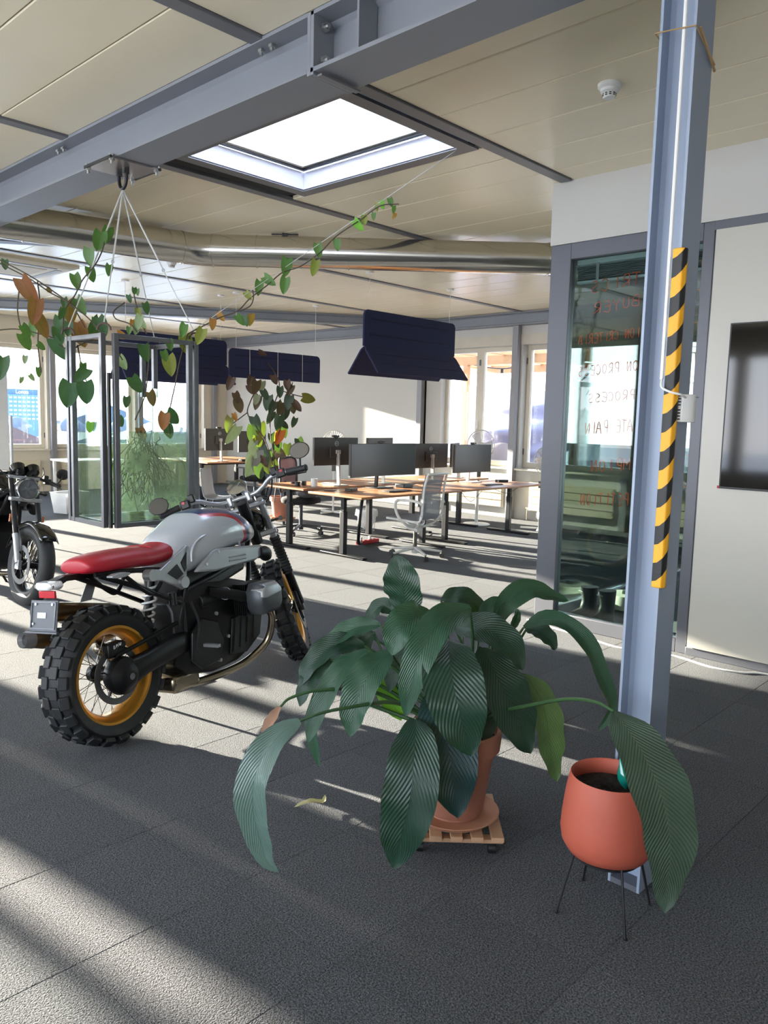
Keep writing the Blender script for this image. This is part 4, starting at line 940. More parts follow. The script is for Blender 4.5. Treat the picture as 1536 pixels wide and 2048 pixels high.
    if st['knob']:
        GC = [V(1.15, 0, 1.115)]
        hbz = 1.085; hb_ = [(.95, .40, 1.12), (.97, .32, 1.13), (1.01, .23, 1.135), (1.05, .16, 1.10), (1.08, .10, 1.08), (1.085, 0, 1.08)]
    else:
        GC = [V(1.20, -.06, 1.06), V(1.20, .06, 1.06)]
        hb_ = [(1.02, .37, .985), (1.05, .30, 1.0), (1.10, .2, 1.02), (1.14, .1, 1.045), (1.14, 0, 1.05)]
    bar = MB(); bp = hb_+[(x, -y, z) for x, y, z in hb_[-2::-1]]
    bar.tube(catmull(bp, 4), .0135, 12); part('handlebar', bar, ALU if st['knob'] else BLK, steerit=True)
    cl = MB()
    for y in (-.055, .055): cl.box((hb_[-1][0], y, hb_[-1][2]-.005), (.045, .028, .06))
    part('bar_clamp', cl, ALU, steerit=True, bevel=.008)
    for s in (-1, 1):
        e0, e1 = V(hb_[0][0], s*hb_[0][1], hb_[0][2]), V(hb_[1][0], s*hb_[1][1], hb_[1][2]); d = (e0-e1).normalized()
        gp = MB(); gp.tube([e1+d*.0, e1+d*.11, e1+d*.115, e1+d*.125], [.019, .018, .022, .016], 12); part('grip', gp, RUB, steerit=True)
        swt = MB(); swt.box(e1-d*.035+V(.0, 0, .0), (.045, .055, .05)); swt.box(e1-d*.075+V(.015, 0, .02), (.05, .04, .05)); o2 = part('switch_block', swt, BLACKP, steerit=True, bevel=.008)
        kl = MB(); kl.box(e1-d*.03+V(-.024, 0, .012), (.008, .016, .014)); kl.xf(MS); kl.build('red_switch', REDP, o2)
        lv = MB(); lv.tube(catmull([e1-d*.05+V(.04, 0, 0), e1+V(.07, 0, -.015), e1+d*.11+V(.06, 0, -.02)], 5), .006, 8, flat=.7); part('lever', lv, BLACKP, steerit=True)
        mr = MB(); mc = (e0+V(-.02, s*.03, .10)) if s < 0 and st['knob'] else (e0+V(-.03, s*.02, .05) if st['knob'] else e0+V(.0, s*.05, .10))
        mr.tube(catmull([e0+d*.0, (e0+mc)/2+V(.02, 0, 0), mc], 4), .006, 8); part('mirror_arm', mr, BLACKP, steerit=True)
        mm = MB(); mm.lathe([(.001, -.012), (.04, -.012), (.055, -.003), (.056, .002), (.052, .004)], 28); mq = Matrix.Translation(mc) @ Matrix.Rotation(-PI/2+.1, 4, 'Y') @ Matrix.Diagonal((.85, 1.05, 1, 1)); mm.xf(mq); q_ = part('mirror', mm, BLACKP, steerit=True, smooth=50)
        mg = MB(); mg.lathe([(.001, .004), (.051, .004), (.051, .005), (.001, .005)], 28); mg.xf(mq); mg.xf(MS); mg.build('mirror_glass', DARKG, q_)
        tg = MB(); a = V(1.22, s*.12, .90); tg.tube([a, a+V(0, s*.05, 0)], .007, 8); tg.tube([a+V(-.03, s*.06, .0), a+V(.02, s*.06, 0), a+V(.04, s*.06, 0)], [.012, .015, .008], 10); part('front_indicator', tg, BLACKP, steerit=True)
    for g_ in GC:
        gm = MB(); Mg = Matrix.Translation(g_+V(0, 0, .03)) @ Matrix.Rotation(-.8, 4, 'Y') @ Matrix.Scale(1.15, 4)
        gm.lathe([(.02, -.045), (.045, -.035), (.052, 0), (.054, .012), (.048, .014)], 28); gm.xf(Mg); o3 = part('gauge', gm, CHR if st['knob'] else BLKG, steerit=True, smooth=50)
        gf = MB(); gf.lathe([(.001, .011), (.048, .011), (.048, .012), (.001, .012)], 28); gf.xf(Mg); gf.xf(MS); gf.build('gauge_face', GAUGE, o3)
        tk_ = MB()
        for k_ in range(13):
            a = -2.2+k_*.367; tk_.bar((.034*math.sin(a), .034*math.cos(a), .013), (.044*math.sin(a), .044*math.cos(a), .013), .0025, .001)
        tk_.bar((0, 0, .0135), (.025, -.02, .0135), .003, .001); tk_.xf(Mg); tk_.xf(MS); tk_.build('gauge_marks', WHITEG, o3)
    cbm = MB()
    for s in (-1, 1): cbm.tube(catmull([(1.05, s*.22, 1.12), (1.16, s*.18, 1.06), (1.22, s*.1, .98), (1.2, s*.08, .86)], 5), .005, 6)
    part('control_cables', cbm, RUB, steerit=True)
    if st['fender']:
        fm = MB(); secs = []
        for k_ in range(13):
            a = math.radians(20+k_*10); r = .345
            secs.append([FA+V(-math.cos(a)*r*(1), y, math.sin(a)*r+(-.02 if abs(y) > .05 else 0)) for y in (-.072, -.05, 0, .05, .072)])
        fm.loft(secs, cap=False, ring=False); fo = part('front_fender', fm, BLKG, steerit=True, smooth=60)
        sm_ = fo.modifiers.new('solid', 'SOLIDIFY'); sm_.thickness = .004
        for s in (-1, 1):
            bk = MB(); bk.prism([(0, 0), (.07, .02), (.05, .13), (-.03, .22), (-.06, .20), (-.02, .10)], .006, Matrix.Translation(FA+V(-.09, s*.085, .05)) @ Matrix(((1, 0, 0, 0), (0, 0, 1, 0), (0, 1, 0, 0), (0, 0, 0, 1)))); part('fender_bracket', bk, ALU, steerit=True)
            rr_ = MB(); rr_.box(low.lerp(up, .52)+V(0, s*.135, 0), (.012, .012, .06)); part('fork_reflector', rr_, AMB, steerit=True)
    sd_ = MB(); sd_.tube([(.55, .13, .24), (.48, .30, .035)], .011, 8); sd_.box((.475, .31, .03), (.05, .05, .01)); part('side_stand', sd_, BLK)
    return root
def mat_lens():
    if 'lens_glass' in MATS: return MATS['lens_glass']
    MATS['lens_glass'] = mat_glass('headlight_glass', (.9, .92, .95, 1), .12); return MATS['lens_glass']
ST1 = dict(tank=mat_tank(), tankplain=M('silver_lacquer', 'a9aeb6', .3, .05, .02, Coat_Weight=.6), seat=REDS, rim=GOLD, spoke=M('spoke_steel', '8d8a86', .35, .9), knob=True, slider=BLK, stanchion=ALU, bowl=BLKG, spring=WHITEG, fender=False)
ST2 = dict(tank=BLKG, tankplain=BLKG, seat=M('black_seat', '141416', .6), rim=M('black_rim', '1a1b1d', .35, .5), spoke=M('bright_spoke', 'b9babc', .25, .9), knob=False, slider=ALU, stanchion=BLK, bowl=ALU, spring=BLK, fender=True)
bike('silver grey motorcycle with red seat and gold spoked wheels', (1.722, 3.36, 0), math.radians(16), -math.radians(6.5), math.radians(34), ST1)
b2r = math.radians(-88)
bike('black motorcycle with round headlight cut off by the left edge', (2.50-1.53*math.cos(b2r), 6.29-1.53*math.sin(b2r), 0), b2r, -math.radians(9), math.radians(0), ST2)
# ---------------------------------------------------------------- ventilation duct
DUCT = M('galvanised_duct', 'd6d2ca', .2, 1, .06, 2.5)
du = thing('ventilation_duct', 'round galvanised ventilation duct bending across the ceiling to the meeting room', 'duct', (4.45, 6.80, 3.165))
o0 = V(4.45, 6.80, 3.165)
a = MB(); a.tube([V(1.0, 7.55, 3.165)-o0, V(4.30, 6.835, 3.165)-o0], .150, 28); a.build('duct_run', DUCT, du, 60)
a = MB(); a.tube([V(4.30, 6.835, 3.165)-o0, V(4.39, 6.815, 3.165)-o0, V(4.47, 6.775, 3.165)-o0, V(4.54, 6.715, 3.165)-o0], .151, 28); a.build('duct_elbow', DUCT, du, 60)
a = MB(); a.tube([V(4.54, 6.715, 3.165)-o0, V(7.6, 3.52, 3.165)-o0], .150, 28); a.build('duct_run', DUCT, du, 60)
dd = (V(7.6, 3.52, 0)-V(4.54, 6.715, 0)).normalized()
rq = MB(); rq.lathe([(.150, -.006), (.157, -.006), (.157, .006), (.150, .006)], 28, closed=True)
rme = rq.mesh('joint_ring', DUCT, 60); qd = dd.to_track_quat('Z', 'Y').to_euler(); qa = V(3.3, -.715, 0).to_track_quat('Z', 'Y').to_euler()
for s in (.02, .45, 1.35, 2.2, 3.3): put('joint_ring', rme, du, V(4.54, 6.715, 3.165)+dd*s-o0, rot=qd)
for x in (2.9, 4.28): put('joint_ring', rme, du, V(x, 7.55-(x-1.0)*.2167, 3.165)-o0, rot=qa)
for s, nm in ((.72, 0), ):
    cl = MB(); cl.box((0, 0, .155), (.05, .05, .05)); cl.box((0, 0, .165), (.26, .03, .008)); o_ = cl.build('hanger_clip', BLACKP, du, loc=V(4.54, 6.715, 3.165)+dd*s-o0); o_.rotation_euler = (0, 0, math.atan2(dd.y, dd.x))

# ---------------------------------------------------------------- acoustic pendant lamps
NAVY = M('navy_felt', '1f2547', .95, 0, .12, 40, 160, .3, .002)
CORD = M('white_cord', 'd8d8d4', .5)
def felt(m, L, z0, z1, y0, y1, th=.022):
    """panel along x from (y0,z0) to (y1,z1) with rounded ends"""
    r = .06
    def row(x, t_): return V(x, y0+(y1-y0)*t_, z0+(z1-z0)*t_)
    d = V(0, y1-y0, z1-z0); n = V(0, -d.z, d.y).normalized()*th/2; H = d.length; k_ = r/H
    poly = [(-L/2, 0), (L/2, 0), (L/2, 1-k_), (L/2-.02, 1-k_*.3), (L/2-r, 1), (-L/2+r, 1), (-L/2+.02, 1-k_*.3), (-L/2, 1-k_)]
    A = [row(x, t_)+n for x, t_ in poly]; B = [row(x, t_)-n for x, t_ in poly]; c = len(poly)
    m.add(A+B, [tuple(range(c)), tuple(range(2*c-1, c-1, -1))]+[(i, c+i, c+(i+1) % c, (i+1) % c) for i in range(c)]); return m
def ribs(m, L, y, zs, sg):
    for z in zs: m.box((0, y, z), (L-.22, .012, .018))
def pendant(label, loc, L, hv, hs, cords, spread=.30):
    p = thing('pendant_lamp', label, 'pendant lamp', loc, 0, 'navy felt pendant lamps')
    a = MB(); felt(a, L, 0, hv, 0, 0, .03); o_ = a.build('upper_panel', NAVY, p, 40, .004)
    for f_ in (.42, .85):
        for sg in (-1, 1):
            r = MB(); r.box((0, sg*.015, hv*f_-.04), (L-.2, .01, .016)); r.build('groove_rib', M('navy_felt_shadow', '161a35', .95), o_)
    if hs:
        for sg in (-1, 1):
            a = MB(); felt(a, L, -hs, 0, sg*spread, sg*.004, .025); o_ = a.build('shade_wing', NAVY, p, 40, .004)
            nrm = V(0, sg*hs, spread).normalized()*.013
            for f_ in (.35, .7):
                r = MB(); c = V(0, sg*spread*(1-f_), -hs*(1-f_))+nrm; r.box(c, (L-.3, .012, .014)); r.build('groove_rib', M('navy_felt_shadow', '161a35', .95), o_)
        a = MB(); a.b2(-L/2+.1, L/2-.1, -.03, .03, -.06, -.035); a.build('light_bar', PLAST_W, p)
    for x in cords:
        a = MB(); a.cyl((x, 0, hv-.01), (x, 0, CEIL-loc[2]-.02), .003, n=6); a.build('cord', CORD, p)
        a = MB(); a.cyl((x, 0, CEIL-loc[2]-.02), (x, 0, CEIL-loc[2]), .05, n=24); a.build('ceiling_rose', PLAST_W, p)
    return p
pendant('large navy felt pendant lamp hanging over the near desks', (7.725, 6.9, 2.45), 1.76, .44, .33, (-.79, .76), .26)
pendant('navy felt pendant panel with the trailing plant tied behind it', (7.66, 9.59, 2.125), 1.75, .42, 0, (-.75, .78))
pendant('navy felt pendant lamp half hidden behind the plant tank', (6.15, 10.0, 2.32), 1.76, .36, .29, (-.75, .78), .24)

# ---------------------------------------------------------------- desks
def mat_wood(name, a_, b_):
    m, t, out = nodes(name); mp = t.nodes.new('ShaderNodeMapping'); t.links.new(coords(t), mp.inputs[0]); mp.inputs['Scale'].default_value = (1.2, 14, 14)
    n = noise(t, 3, 5, mp.outputs[0], .6); c = mixc(t, n, lin(a_), lin(b_)); p = princ(t, c, .38); t.links.new(p.outputs[0], out.inputs[0]); return m
OAK = mat_wood('warm_oak_top', '86593a', 'b07c55')
LEGM = M('black_steel_leg', '1b1d21', .4, .4, .05)
def desk(label, x0, x1, y0, y1, z, legs):
    d = thing('desk', label, 'desk', ((x0+x1)/2, (y0+y1)/2, 0), 0, 'oak office desks on black legs')
    w_, h = (x1-x0)/2, (y1-y0)/2
    a = MB(); a.b2(-w_, w_, -h, h, z-.026, z); a.build('table_top', OAK, d, bevel=.005)
    a = MB(); a.b2(legs[0], legs[1], -.05, .05, z-.07, z-.028); a.build('cross_beam', LEGM, d)
    for x in legs:
        a = MB(); a.b2(x-.03, x+.03, -.035, .035, .03, z*.72); a.b2(x-.024, x+.024, -.028, .028, z*.7, z-.028); a.build('leg', LEGM, d, bevel=.006)
        a = MB(); a.b2(x-.035, x+.035, -.36, .36, .006, .03); o_ = a.build('foot', LEGM, d, bevel=.008)
        for y in (-.33, .33):
            g_ = MB(); g_.cyl((x, y, 0), (x, y, .008), .02, n=10); g_.build('glide', LEGM, o_)
    return d
desk('near left oak desk with the wide curved monitor', 5.95, 7.70, 5.97, 6.85, .72, (-.72, .66))
desk('near right oak desk with the flat monitor beside the glass wall', 7.73, 9.58, 5.97, 6.85, .72, (-.72, .72))
desk('far left oak desk behind the wide monitor with a mug on it', 5.95, 7.70, 6.93, 7.80, .74, (-.72, .66))
desk('far right oak desk by the double window', 7.73, 9.58, 6.93, 7.80, .74, (-.30, .78))
desk('oak desk nearest the corner windows, left of the trailing plant', 8.0, 9.7, 11.95, 12.75, .73, (-.7, .7))
desk('oak desk behind it against the corner windows', 8.0, 9.7, 12.83, 13.63, .73, (-.7, .7))
wd = thing('white_table', 'white table by the left window behind the plant tank', 'table', (6.6, 13.6, 0))
a = MB(); a.b2(-.55, .55, -.35, .35, .70, .73); a.build('table_top', PLAST_W, wd, bevel=.004)
for x in (-.5, .5):
    for y in (-.3, .3):
        a = MB(); a.b2(x-.02, x+.02, y-.02, y+.02, 0, .70); a.build('leg', PLAST_W, wd)

# ---------------------------------------------------------------- monitors
MBK = M('monitor_back_plastic', '3a3835', .5, .1, .05)
MSC = M('monitor_screen', '1a1c1e', .3, 0, .02)
MST = M('silver_stand', 'b5b3ae', .4, .5)
def monitor(label, loc, rz, W, H, zb, curve=0, webcam=True, logo=True, stand=MST, base=.24):
    """screen faces local -y; zb = bottom edge above the desk"""
    m = thing('monitor', label, 'monitor', loc, rz, 'desk monitors')
    n = 10 if curve else 1
    def yy(u): return -curve*(u*u)
    a = MB(); a.loft([[V(W/2*u, yy(u)-.012, zb), V(W/2*u, yy(u)+.022, zb), V(W/2*u, yy(u)+.022, zb+H), V(W/2*u, yy(u)-.012, zb+H)] for u in [(-1+2*i/n) for i in range(n+1)]]); a.build('casing', MBK, m, 30, .003)
    a = MB(); a.loft([[V((W/2-.008)*u, yy(u)-.0135, zb+.014), V((W/2-.008)*u, yy(u)-.0122, zb+.014), V((W/2-.008)*u, yy(u)-.0122, zb+H-.008), V((W/2-.008)*u, yy(u)-.0135, zb+H-.008)] for u in [(-1+2*i/n) for i in range(n+1)]]); a.build('screen', MSC, m, 30)
    a = MB(); a.b2(-W*.16, W*.16, .022, .04, zb+H*.28, zb+H*.66); a.build('rear_box', MBK, m, bevel=.006)
    a = MB(); a.bar((0, .075, .01), (0, .05, zb+H*.55), .05, .022); a.b2(-.03, .03, .036, .07, zb+H*.42, zb+H*.56); a.build('stand_column', stand, m, bevel=.004)
    a = MB(); a.b2(-base/2, base/2, -.09, .13, 0, .012); a.build('stand_base', stand, m, bevel=.005)
    if logo:
        lgm = M('logo_silver', 'b9b9b5', .3, .6); q = Matrix.Translation((0, .0235, zb+H*.78)) @ Matrix.Rotation(-PI/2, 4, 'X')
        a = MB(); a.lathe([(.026, -.001), (.030, -.001), (.030, .001), (.026, .001)], 24, closed=True); a.xf(q); o_ = a.build('logo_ring', lgm, m)
        # D E L L in the ring, read from behind the screen
        F = {'D': [[(0, 0), (0, 1), (.6, .75), (.6, .25), (0, 0)]], 'E': [[(.6, 1), (0, 1), (0, 0), (.6, 0)], [(0, .5), (.5, .5)]], 'L': [[(0, 1), (0, 0), (.55, 0)]]}
        for i, ch in enumerate('DELL'):
            lm = MB()
            for st_ in F[ch]: lm.tube([V(.021-(i+.1)*.0105-x_*.0095, .0245, zb+H*.78-.006+z_*.012) for x_, z_ in st_], .0012, 4)
            lm.build('logo_letter', lgm, o_)
    if webcam:
        a = MB(); a.b2(-.05, .05, -.02, .015, zb+H+.004, zb+H+.03); a.b2(-.02, .02, -.012, .03, zb+H-.02, zb+H+.006); c = a.build('webcam', BLACKP, m, bevel=.005)
        a = MB(); a.cyl((0, -.02, zb+H+.017), (0, -.024, zb+H+.017), .009, n=12); a.build('webcam_lens', DARKG, c)
    return m
DZ, DZ2 = .72, .74
monitor('wide curved monitor facing us on the near left desk', (7.02, 6.72, DZ), .03, 1.20, .40, .15, .05, True, False, BLACKP, .3)
monitor('flat monitor facing us on the near right desk', (8.86, 6.70, DZ), .0, .84, .39, .14, 0, True, False)
monitor('monitor seen from behind left of the wide curved monitor', (6.62, 7.12, DZ2), PI-.05, .70, .34, .25, 0, True)
monitor('monitor peeking out above the wide curved monitor', (7.38, 7.10, DZ2), PI+.2, .60, .34, .25, 0, False)
monitor('monitor seen from behind above the grey mesh chair', (8.42, 7.12, DZ2), PI-.03, .72, .34, .17, 0, False)
monitor('monitor seen from behind beside the flat monitor and fan', (9.10, 7.22, DZ2), PI+.5, .62, .34, .17, 0, False)
monitor('monitor seen from behind on the far corner desk', (8.45, 12.25, .73), PI+.02, .62, .40, .20, 0, True)
monitor('pale monitor facing the wall on the far corner desk behind the trailing plant', (9.20, 12.25, .73), PI-.05, .62, .40, .16, 0, False)

# ---------------------------------------------------------------- small things on the desks
def keyboard(label, loc, rz):
    k_ = thing('keyboard', label, 'keyboard', loc, rz, 'keyboards')
    a = MB(); a.b2(-.20, .20, -.06, .06, 0, .012); a.build('case', BLACKP, k_, bevel=.003)
    a = MB()
    for r_ in range(5):
        for c_ in range(15): a.b2(-.19+c_*.0255, -.19+c_*.0255+.022, -.052+r_*.021, -.052+r_*.021+.018, .012, .016)
    o_ = a.build('keys', M('key_grey', '2c2d30', .5), k_); o_['kind'] = 'stuff'
keyboard('black keyboard on the near left desk beneath the wide monitor', (6.85, 6.28, DZ), 0)
keyboard('black keyboard on the near right desk', (8.7, 6.25, DZ), 0)
def mug(label, loc, col):
    g_ = thing('mug', label, 'mug', loc, .6, 'mugs on the desks')
    a = MB(); a.lathe([(.001, 0), (.036, 0), (.04, .01), (.04, .095), (.036, .095), (.035, .012), (.001, .01)], 24); a.build('cup', col, g_)
    a = MB(); a.tube(catmull([(.038, 0, .075), (.065, 0, .07), (.065, 0, .035), (.038, 0, .025)], 5), .006, 8); a.build('handle', col, g_)
mug('white mug standing on the far left desk corner', (6.28, 7.12, DZ2), PLAST_W)
hp_ = thing('headphones', 'black headphones lying on the far left desk by the mug', 'headphones', (6.22, 7.30, DZ2), .4)
a = MB(); a.tube(catmull([(-.08, 0, .03), (-.07, .08, .03), (0, .12, .03), (.07, .08, .03), (.08, 0, .03)], 5), .009, 8); a.build('headband', BLACKP, hp_)
for x in (-.08, .08):
    a = MB(); a.cyl((x, -.0, .0), (x, 0, .05), .035, n=18); a.build('ear_cup', BLACKP, hp_, bevel=.006)
def box_thing(name, label, cat, loc, sz, mat, rz=0, extra=None):
    t_ = thing(name, label, cat, loc, rz); a = MB(); a.b2(-sz[0]/2, sz[0]/2, -sz[1]/2, sz[1]/2, 0, sz[2]); a.build('body', mat, t_, bevel=min(sz)*.2)
    if extra: extra(t_)
    return t_
def dock_extra(t_):
    a = MB(); a.tube(catmull([(-.05, .04, .02), (-.12, .12, .01), (-.2, .14, .006), (-.26, .22, .006)], 6), .004, 6); a.build('cable', BLACKP, t_)
box_thing('docking_station', 'black docking station with a cable on the near left desk corner', 'dock', (6.42, 6.62, DZ), (.16, .09, .03), BLACKP, .3, dock_extra)
box_thing('docking_station', 'black docking station on the near right desk end', 'dock', (9.30, 6.50, DZ), (.18, .09, .035), BLACKP, -.2, dock_extra)
box_thing('tablet_box', 'flat dark box under the wide curved monitor', 'box', (7.35, 6.62, DZ), (.20, .14, .05), BLACKP, .1)
box_thing('notebook', 'white notebook lying on the far left desk', 'notebook', (6.75, 7.35, DZ2), (.21, .15, .012), PLAST_W, .3)
box_thing('docking_station', 'dark docking station on the far corner desk', 'dock', (8.86, 12.05, .73), (.16, .1, .04), BLACKP, .1, dock_extra)

# power strip, cable snake, cables under the desks
ps_ = thing('power_strip', 'red power strip on the carpet behind the grey mesh chair', 'power strip', (7.02, 6.92, 0), .1)
a = MB(); a.b2(-.2, .2, -.03, .03, .0, .045); a.build('body', M('red_power_strip', 'b3161f', .4), ps_, bevel=.006)
for i in range(4):
    a = MB(); a.cyl((-.14+i*.09, 0, .045), (-.14+i*.09, 0, .048), .02, n=16); a.build('socket', BLACKP, ps_)
for i, m_c in ((0, PLAST_W), (2, PLAST_W)):
    a = MB(); a.b2(-.155+i*.09, -.125+i*.09, -.015, .015, .048, .09); a.build('plug', m_c, ps_, bevel=.004)
a = MB(); a.tube(catmull([(6.62, 6.62, .66), (6.56, 6.60, .45), (6.58, 6.64, .2), (6.68, 6.74, .06), (6.85, 6.86, .03)], 8), .02, 12)
tag(a.build('cable_sleeve', BLACKP), 'thick black cable sleeve dropping from the near left desk to the floor', 'cable')
for i, (lab, pts) in enumerate((('thin dark cable looped under the near right desk', [(8.1, 6.3, .67), (8.2, 6.28, .56), (8.32, 6.28, .52), (8.5, 6.3, .6), (8.62, 6.32, .67)]), ('thin grey cable sagging under the near right desk end', [(8.7, 6.2, .67), (9.0, 6.2, .6), (9.3, 6.2, .67)]), ('white cable hanging behind the near right desk leg', [(8.06, 6.9, .66), (8.0, 6.85, .3), (7.9, 6.75, .05), (8.1, 6.9, .02), (8.3, 7.0, .012)]))):
    a = MB(); a.tube(catmull(pts, 8), .0035, 6); tag(a.build('desk_cable', PLAST_W if i == 2 else BLACKP), lab, 'cable')

# ---------------------------------------------------------------- chairs
def star_base(t_, mat, cm, R=.32, arms=5, ph=0, h=.11):
    b_ = MB(); b_.cyl((0, 0, .05), (0, 0, .12), .035, n=16)
    o_ = b_.build('base_hub', mat, t_)
    for i in range(arms):
        a = 2*PI*i/arms+ph; d = V(math.cos(a), math.sin(a), 0)
        q = MB(); q.tube([d*.02+V(0, 0, h), d*R*.6+V(0, 0, h-.02), d*R+V(0, 0, .072)], [.026, .022, .016], 8, flat=.7); q.build('base_arm', mat, t_)
        c = MB(); s = V(-d.y, d.x, 0); p = d*R
        for sg in (-1, 1): c.cyl(p+s*sg*.012+V(0, 0, .028), p+s*sg*.026+V(0, 0, .028), .028, n=16)
        c.cyl(p+V(0, 0, .03), p+V(0, 0, .07), .009, n=8); c.build('castor', cm, t_)
def mat_mesh(name, col, alpha):
    m, t, out = nodes(name); p = princ(t, lin(col), .7); tr = t.nodes.new('ShaderNodeBsdfTransparent'); mx = t.nodes.new('ShaderNodeMixShader')
    w1 = t.nodes.new('ShaderNodeTexChecker'); w1.inputs['Scale'].default_value = 160; t.links.new(coords(t), w1.inputs['Vector'])
    t.links.new(mth(t, 'MULTIPLY_ADD', w1.outputs['Fac'], .25, alpha), mx.inputs[0]); t.links.new(tr.outputs[0], mx.inputs[1]); t.links.new(p.outputs[0], mx.inputs[2]); t.links.new(mx.outputs[0], out.inputs[0]); return m
def shell(prof, W, th=0, taper=None, n=10, curve=.0):
    """swept sheet: prof = (y,z) centre line, width along x"""
    C = catmull([V(0, y, z) for y, z in prof], 6); secs = []
    for i, p in enumerate(C):
        f_ = i/(len(C)-1); w_ = W/2*(taper(f_) if taper else 1)
        secs.append([p+V(w_*(-1+2*k_/n), -curve*((-1+2*k_/n)**2), 0) for k_ in range(n+1)])
    m = MB(); m.loft(secs, cap=False, ring=False); return m
# grey mesh swivel chair: sits facing local +y
def mesh_chair(label, loc, rz):
    t_ = thing('office_chair', label, 'office chair', loc, rz, 'swivel office chairs'); WM = M('white_chair_frame', 'd4d3cf', .4, .05); MM = mat_mesh('grey_mesh_fabric', '8d8f98', .55)
    star_base(t_, WM, M('dark_castor', '3b3a38', .5), .31, ph=.35)
    a = MB(); a.cyl((0, 0, .1), (0, 0, .36), .022, n=14); a.build('gas_lift', M('dark_lift', '55524d', .4, .5), t_)
    a = MB(); a.tube(catmull([(0, -.05, .33), (0, .1, .36)], 3), .045, 12); a.build('tilt_mechanism', WM, t_)
    a = shell([(.26, .455), (.22, .47), (.0, .455), (-.16, .45), (-.215, .50), (-.225, .62), (-.235, .8), (-.275, .97)], .45, taper=lambda f_: 1-.12*f_, curve=-.03); o_ = a.build('mesh_sling', MM, t_, 60); sm_ = o_.modifiers.new('s', 'SOLIDIFY'); sm_.thickness = .005
    for s in (-1, 1):
        r = MB(); r.tube(catmull([(s*.225, .25, .455), (s*.225, .0, .445), (s*.222, -.16, .44), (s*.215, -.215, .50), (s*.208, -.235, .8), (s*.2, -.275, .975)], 5), .013, 8); r.build('side_rail', WM, t_)
        r = MB(); r.tube(catmull([(s*.03, .0, .35), (s*.16, .0, .38), (s*.24, .06, .46), (s*.27, .10, .58), (s*.27, .08, .665), (s*.27, -.05, .68), (s*.26, -.18, .67), (s*.225, -.23, .64)], 6), .016, 8); r.build('armrest', WM, t_)
        r = MB(); r.tube(catmull([(s*.03, -.03, .34), (s*.15, -.14, .40), (s*.225, -.22, .52)], 5), .014, 8); r.build('back_strut', WM, t_)
    r = MB(); r.tube(catmull([(-.2, -.275, .975), (0, -.30, .98), (.2, -.275, .975)], 5), .016, 8); r.build('top_rail', WM, t_)
    return t_
mesh_chair('pale grey mesh swivel chair at the near left desk', (6.72, 5.86, 0), .14)
# black swivel chairs
def black_chair(label, loc, rz, back_col='8d6f74', h=1.0):
    t_ = thing('office_chair', label, 'office chair', loc, rz, 'swivel office chairs'); GM = M('dark_grey_base', '3c4148', .45, .3)
    star_base(t_, GM, BLACKP, .33, ph=.2)
    a = MB(); a.cyl((0, 0, .1), (0, 0, .40), .025, n=14); a.build('gas_lift', GM, t_)
    a = MB(); a.loft([[V(.24*sx*math.copysign(abs(math.cos(t2))**.6, math.cos(t2)), .24*sx*math.copysign(abs(math.sin(t2))**.6, math.sin(t2)), z) for t2 in [2*PI*k_/24 for k_ in range(24)]] for sx, z in ((.7, .40), (.98, .42), (1.02, .46), (.95, .49), (.6, .50))]); a.build('seat', M('black_fabric', '131316', .9, 0, .1, 30, 200, .2, .002), t_, 60)
    a = MB(); a.tube(catmull([(0, -.1, .40), (0, -.26, .42), (0, -.29, .55), (0, -.275, .7)], 5), .02, 8, flat=1.8); a.build('back_arm', GM, t_)
    pr = [(-.245, .58), (-.26, .68), (-.25, .80), (-.275, h)]
    a = shell(pr, .44, curve=-.05, taper=lambda f_: 1-.08*f_); o_ = a.build('back_mesh', mat_mesh('mesh_'+back_col, back_col, .6), t_, 60); sm_ = o_.modifiers.new('s', 'SOLIDIFY'); sm_.thickness = .006
    C = [V(0, y, z) for y, z in pr]; r = MB(); pts = [V(-.22, C[0].y+.05, C[0].z), V(-.215, C[2].y+.05, C[2].z), V(-.20, C[3].y+.05, C[3].z), V(0, C[3].y, C[3].z+.012), V(.20, C[3].y+.05, C[3].z), V(.215, C[2].y+.05, C[2].z), V(.22, C[0].y+.05, C[0].z), V(0, C[0].y, C[0].z-.01), V(-.22, C[0].y+.05, C[0].z)]
    r.tube(catmull(pts, 6), .016, 8); r.build('back_frame', BLACKP, t_)
    for s in (-1, 1):
        r = MB(); r.tube(catmull([(s*.15, .0, .41), (s*.29, .0, .45), (s*.30, .0, .64)], 5), .015, 8); r.box((s*.30, .02, .655), (.07, .24, .025)); r.build('armrest', GM, t_)
    return t_
black_chair('black swivel chair with dusky mesh back at the far left desk', (6.93, 8.12, 0), PI+.35)
black_chair('black swivel chair tucked under the far corner desk', (8.75, 11.55, 0), .2, '2a2a2e', .95)
bg = thing('bag', 'grey quilted bag slung on the black swivel chair seat', 'bag', (6.90, 7.95, .50))
a = MB(); a.sph((0, 0, .07), .2, 16, (.9, .6, .38)); a.build('body', M('grey_quilt', '57585c', .8, 0, .2, 14, 25, .8, .02), bg, 60)
a = MB(); a.tube(catmull([(-.12, 0, .12), (-.06, 0, .2), (.06, 0, .2), (.12, 0, .12)], 5), .008, 6); a.build('strap', BLACKP, bg)
